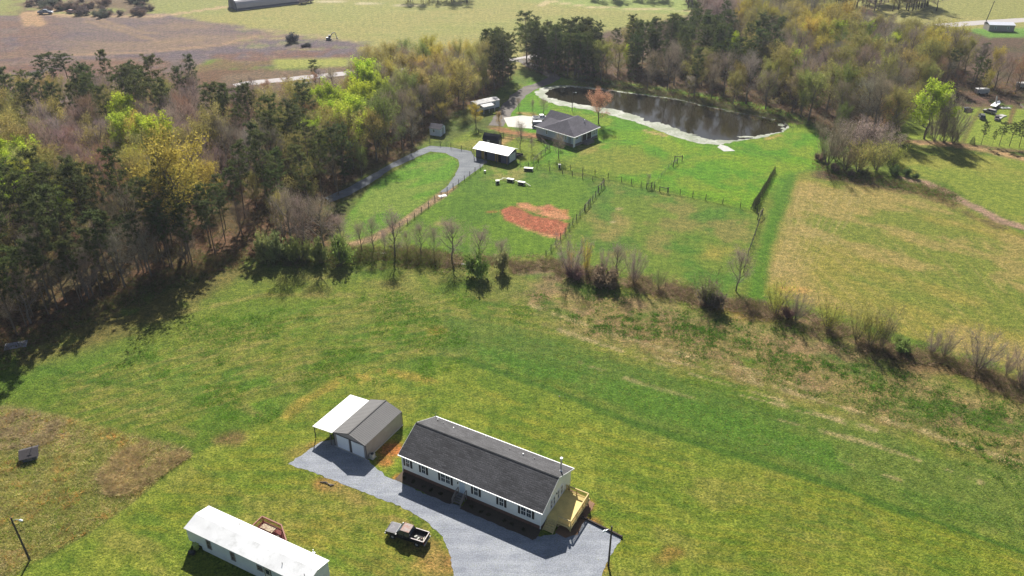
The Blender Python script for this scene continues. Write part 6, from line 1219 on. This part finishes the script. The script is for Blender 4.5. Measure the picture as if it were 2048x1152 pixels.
for px, py, tp, wd_, c_, lb in ((1655, 330, 240, 1.0, (.22, .19, .13), 'tall twiggy thicket tree at the dam end of the thicket'), (1672, 322, 255, 1.1, g3, 'grey thicket tree beside the tall twiggy one'), (1702, 300, 238, 1.3, m3, 'mauve thicket tree at the back of the thicket'), (1742, 300, 240, 1.3, m3, 'second mauve thicket tree toward the woodland'), (1690, 340, 285, 1.2, (.26, .19, .13), 'reddish low thicket tree at the front'),
                                (1716, 343, 284, 1.4, (.33, .29, .09), 'golden twiggy thicket tree in the centre front'), (1752, 340, 281, 1.4, (.30, .28, .09), 'olive twiggy thicket tree right of the golden one'), (1786, 330, 284, 1.3, (.36, .38, .09), 'yellow-green thicket tree at the field end'), (1775, 318, 262, 1.1, g3, 'grey thicket tree behind the yellow-green one')):
    at('budding_shrub' if c_[0] > .25 else 'fan_tree', px, py, tp, c_, lb, 'thicket tree', wd_)
for i, (px, py, tp) in enumerate(((1640, 322, 302), (1668, 343, 326), (1730, 352, 334), (1790, 350, 328), (1812, 352, 336), (1830, 358, 345), (1700, 352, 338))):
    at('bush', px, py, tp, ((.2, .14, .11), (.22, .16, .13), (.14, .15, .06), (.1, .15, .05), (.1, .16, .05), (.1, .15, .05), (.2, .16, .12))[i], 'low brushy undergrowth bush at the foot of the thicket by the lower field', 'bush', .8, group='bushes round the foot of the thicket')
n_ = 17; r = random.Random(3)
for k in range(n_):
    t = k / (n_ - 1); px = 1549 + (1507 - 1549) * t + r.uniform(-.8, .8); py = 345 + (418 - 345) * t; at('arborvitae', px, py, height_for(0, 0, 0) if False else py - (14 + 8 * t) * r.uniform(.85, 1.1), (.06, .07, .035), 'narrow dark evergreen in the straight row above the right paddock', 'evergreen', .98, group='evergreens in the straight row')
for x, y in ((1.3, -.7), (2.9, -.7), (4.7, -.8), (6.0, -.8), (7.6, -.8), (12.6, -.8), (14.3, -.8), (15.5, -.8), (17.9, -.8), (19.0, -.8), (20.9, -.9)):
    q_ = local(h, x, y); plant('garden_shrub', q_[0], q_[1], .5, (.05, .055, .03), 'small dark shrub in the mulch bed along the front of the long white house', 'shrub', 'shrubs in the mulch bed')
# scrub on the far field
r = random.Random(4)
for k in range(46):
    px = r.uniform(60, 300); py = r.uniform(0, 36); 
    if py > 26 and px < 150: continue
    g = G(px, py); plant('bush', g[0], g[1], r.uniform(2.0, 4.2), r.choice([(.13, .1, .1), (.17, .12, .1), (.11, .12, .09)]), 'dusky scrub bush on the rough ground beyond the ploughed field', 'bush', 'scrub beyond the ploughed field', r.uniform(1, 1.7), r=r)
g = G(583, 85); plant('bush', g[0], g[1], 4.4, (.07, .075, .09), 'big round dark bush alone in the ploughed field', 'bush', wide=1.1)
g = G(612, 93); plant('bush', g[0], g[1], 1.6, (.08, .08, .09), 'low dark brush heap just right of the round bush in the ploughed field', 'bush', wide=2.2)
for i, (px, py, tp) in enumerate(((95, 176, 112), (118, 178, 108), (142, 178, 108), (110, 190, 140))): at('pine_tree', px, py, tp, p3, 'umbrella-topped dark pine in the group before the ploughed field', 'pine tree', 1.5, group='umbrella-topped pines before the ploughed field', var=i)

# ------------------------------------------------------------------ grass, weeds and brush (countless)
def tufts(name, pts, hgt, rad_, nb, cols, wd_=.05, seed=1, flop=.5, label=None):
    flop *= 2.2
    r = np.random.default_rng(seed); n = len(pts); pts = np.array(pts); cols = np.array(cols); P3 = np.zeros((n * nb, 3)); base_ = np.repeat(pts, nb, 0); sc = np.repeat(r.uniform(.6, 1.4, n), nb)
    ang = r.uniform(0, 6.28, n * nb); rr = rad_ * np.sqrt(r.random(n * nb)) * sc; P3[:, 0] = base_[:, 0] + np.cos(ang) * rr; P3[:, 1] = base_[:, 1] + np.sin(ang) * rr
    D = np.stack([np.cos(ang) * flop, np.sin(ang) * flop, np.ones(n * nb)], 1) + r.normal(0, .3, (n * nb, 3)); D[:, 2] = np.abs(D[:, 2]); D = unit(D); L = hgt * r.uniform(.5, 1.2, n * nb) * sc
    S = unit(np.cross(D, rdir(n * nb, r))) * wd_ / 2; V = np.stack([P3 - S, P3 + S, P3 + D * L[:, None]], 1).reshape(-1, 3)
    ci = np.repeat(r.integers(0, len(cols), n), nb); C2 = cols[ci] * r.uniform(.7, 1.25, (n * nb, 1)); F_ = np.arange(n * nb * 3).reshape(-1, 3)
    me = tri_mesh(name, V, F_, C2, TUFT); o = bpy.data.objects.new(name, me); COL.objects.link(o); tag(o, label, kind='stuff'); return o
def scat(poly, n, seed, clump=None, world=False):
    P2 = [tuple(G(*p)[:2]) for p in poly] if not world else poly; r = np.random.default_rng(seed); a = np.array(P2); k = int(n * 6); x = r.uniform(a[:, 0].min(), a[:, 0].max(), k); y = r.uniform(a[:, 1].min(), a[:, 1].max(), k)
    ok = _dist(x, y, P2, True)[1]
    if clump: ok &= fbm(x, y, clump[0], 3, clump[1]) > clump[2]
    return np.stack([x[ok], y[ok]], 1)[:n]
KK = lambda c, k=1.3: tuple(v * k for v in lin(c))
def clumped(a, s_, t): return a[fbm(a[:, 0], a[:, 1], s_, 3, 5) > t]
inrank = [(-100, 840), (0, 816), (110, 830), (240, 862), (370, 914), (290, 984), (190, 1058), (60, 1130), (-60, 1225)]
tufts('rank_grass', scat(inrank, 6500, 1), .38, .3, 9, [KK((162, 162, 92)), KK((184, 174, 126)), KK((124, 142, 58)), KK((148, 140, 88)), KK((158, 150, 92))], .05, 1, label='tall uneven olive grass round the well shed')
tufts('dry_weeds', scat([(238, 905), (290, 884), (345, 894), (382, 912), (340, 938), (300, 965), (262, 988), (214, 988), (200, 950)], 1300, 2, (2.5, 62, .36)), .8, .35, 16, [KK((172, 150, 118)), KK((158, 138, 104)), KK((184, 166, 130)), KK((140, 136, 84))], .05, 2, .9, 'flattened brown dry weeds in the overgrown corner')
tufts('dry_weeds', scat([(0, 818), (110, 832), (165, 862), (120, 885), (0, 900), (-60, 880)], 800, 3, (2.0, 3, .5)), .7, .35, 16, [KK((168, 150, 126)), KK((150, 138, 104))], .05, 3, .8, 'brown dry weeds behind the well shed')
tufts('dry_weeds', scat(inrank, 260, 4, (3.0, 5, .55)), .7, .35, 16, [KK((170, 140, 90)), KK((186, 140, 80)), KK((140, 126, 84))], .05, 4, .6, 'scattered rusty dry weed clumps over the overgrown patch')
tufts('green_weeds', scat(band, 2000, 5, (7.0, 8, .54)), .42, .42, 13, [KK((74, 112, 36)), KK((88, 124, 44)), KK((66, 100, 40))], .07, 5, .7, 'dark green weed clumps in the tan rough band')
tufts('green_weeds', scat([(560, 850), (900, 745), (1080, 620), (900, 560), (520, 590), (300, 680), (160, 760), (400, 840)], 3600, 6, (6.0, 9, .52)), .28, .35, 9, [KK((84, 124, 40)), KK((100, 138, 48)), KK((78, 112, 40))], .06, 6, .7, 'green weed tufts across the near meadow')
tufts('meadow_grass', scat([(-40, 800), (300, 680), (560, 570), (1080, 580), (1500, 680), (2090, 880), (2090, 1100), (1620, 950), (925, 715), (700, 740), (560, 850), (372, 910)], 15000, 7), .2, .3, 6, [KK((112, 134, 52)), KK((130, 138, 62)), KK((150, 146, 84)), KK((92, 122, 42))], .06, 7, .8, 'uneven green and straw grass of the near meadow')
tufts('green_weeds', clumped(np.concatenate([along([(1190, 655), (1260, 640), (1320, 648), (1400, 668), (1490, 695)], 900, 5.5, 41), along([(1590, 718), (1700, 748), (1790, 775)], 320, 4.5, 42), along([(1890, 812), (1980, 838), (2070, 870)], 420, 6, 43), along([(1900, 880), (2070, 950)], 260, 5, 44), along([(1500, 700), (1640, 740), (1800, 800)], 260, 4, 45)]), 1.2, .50), .45, .34, 16, [KK((76, 116, 38), 1.15), KK((88, 128, 46), 1.15), KK((70, 104, 38), 1.15)], .07, 25, .6, 'dark green rush clumps dotted along the rough band')
tufts('straw_grass', scat([(1150, 600), (1450, 650), (1750, 730), (2090, 860), (2090, 960), (1700, 830), (1300, 720)], 4200, 8), .26, .3, 7, [KK((166, 148, 104)), KK((152, 138, 92)), KK((140, 124, 98))], .05, 8, .8, 'pale straw grass in the rough band')
tufts('creek_brush', clumped(along(creek[3:], 7000, 3.6, 9), 4.0, .44), 1.1, .5, 15, [KK((140, 116, 100)), KK((154, 132, 112)), KK((120, 108, 78)), KK((104, 92, 74)), KK((98, 108, 50))], .05, 9, .7, 'brown bramble and reeds along the creek line')
tufts('creek_brush', clumped(along([(540, 514), (600, 514), (700, 512), (800, 512), (880, 520)], 2200, 4.0, 10), 3.0, .42), 1.3, .5, 16, [KK((92, 98, 50)), KK((104, 88, 66)), KK((84, 104, 44))], .06, 10, .6, 'green and brown brush below the hedgerow trees')
tufts('bank_brush', along([(1150, 168), (1240, 178), (1340, 192), (1440, 212), (1520, 232), (1580, 244)], 1500, 4.0, 11), .9, .5, 12, [KK((110, 100, 74)), KK((92, 104, 60)), KK((120, 104, 88))], .07, 11, .6, 'reedy brush along the far pond bank')
edge = [(-60, 745), (0, 700), (110, 652), (200, 612), (300, 572), (400, 536), (480, 514)]
tufts('wood_brush', along(edge, 1500, 5.0, 12), 1.0, .6, 14, [KK((104, 92, 62)), KK((84, 98, 48)), KK((120, 96, 74))], .07, 12, .6, 'brushy undergrowth along the front woodland edge')
tufts('wood_floor_brush', scat(LW, 5200, 13), 1.3, .9, 12, [KK((116, 94, 72)), KK((96, 96, 52)), KK((130, 104, 78)), KK((84, 88, 48))], .08, 13, .6, 'undergrowth scattered on the left woodland floor')
tufts('wood_floor_brush', scat(RW, 5200, 14), 1.6, 1.0, 11, [KK((116, 94, 72)), KK((96, 96, 52)), KK((124, 100, 80))], .1, 14, .6, 'undergrowth scattered on the right woodland floor')
tufts('field_stubble', scat(rf, 6500, 15), .18, .3, 6, [KK((168, 156, 96)), KK((150, 146, 78)), KK((120, 134, 60))], .05, 15, .9, 'short pale stubble of the field beyond the hedgerow')
tufts('thicket_brush', along([(1640, 325), (1680, 348), (1760, 362), (1840, 375), (1900, 395)], 700, 4, 16), .9, .5, 14, [KK((112, 92, 72)), KK((84, 104, 48))], .06, 16, .6, 'low brush round the thicket and the washout')
tufts('lawn_grass', scat([(640, 790), (925, 725), (1270, 855), (1620, 960), (2090, 1130), (2090, 1180), (60, 1180), (290, 995), (450, 890)], 14000, 17), .1, .28, 5, [KK((128, 140, 44)), KK((110, 132, 38)), KK((146, 146, 60))], .05, 17, .9, 'short yellow-green tufts of the mown lawn')

# ------------------------------------------------------------------ air
hz = MB().box(-2100, 2100, -90, 2520, -1.2, 88).build('haze', [], None)
q = N('thin haze'); v_ = q.n('ShaderNodeVolumePrincipled'); v_.inputs['Color'].default_value = (0.80, 0.86, 1.0, 1); v_.inputs['Density'].default_value = 0.0001; v_.inputs['Anisotropy'].default_value = 0.35
o = q.n('ShaderNodeOutputMaterial'); q.l(v_.outputs[0], o.inputs['Volume']); hz.data.materials.append(q.m); tag(hz, kind='stuff')
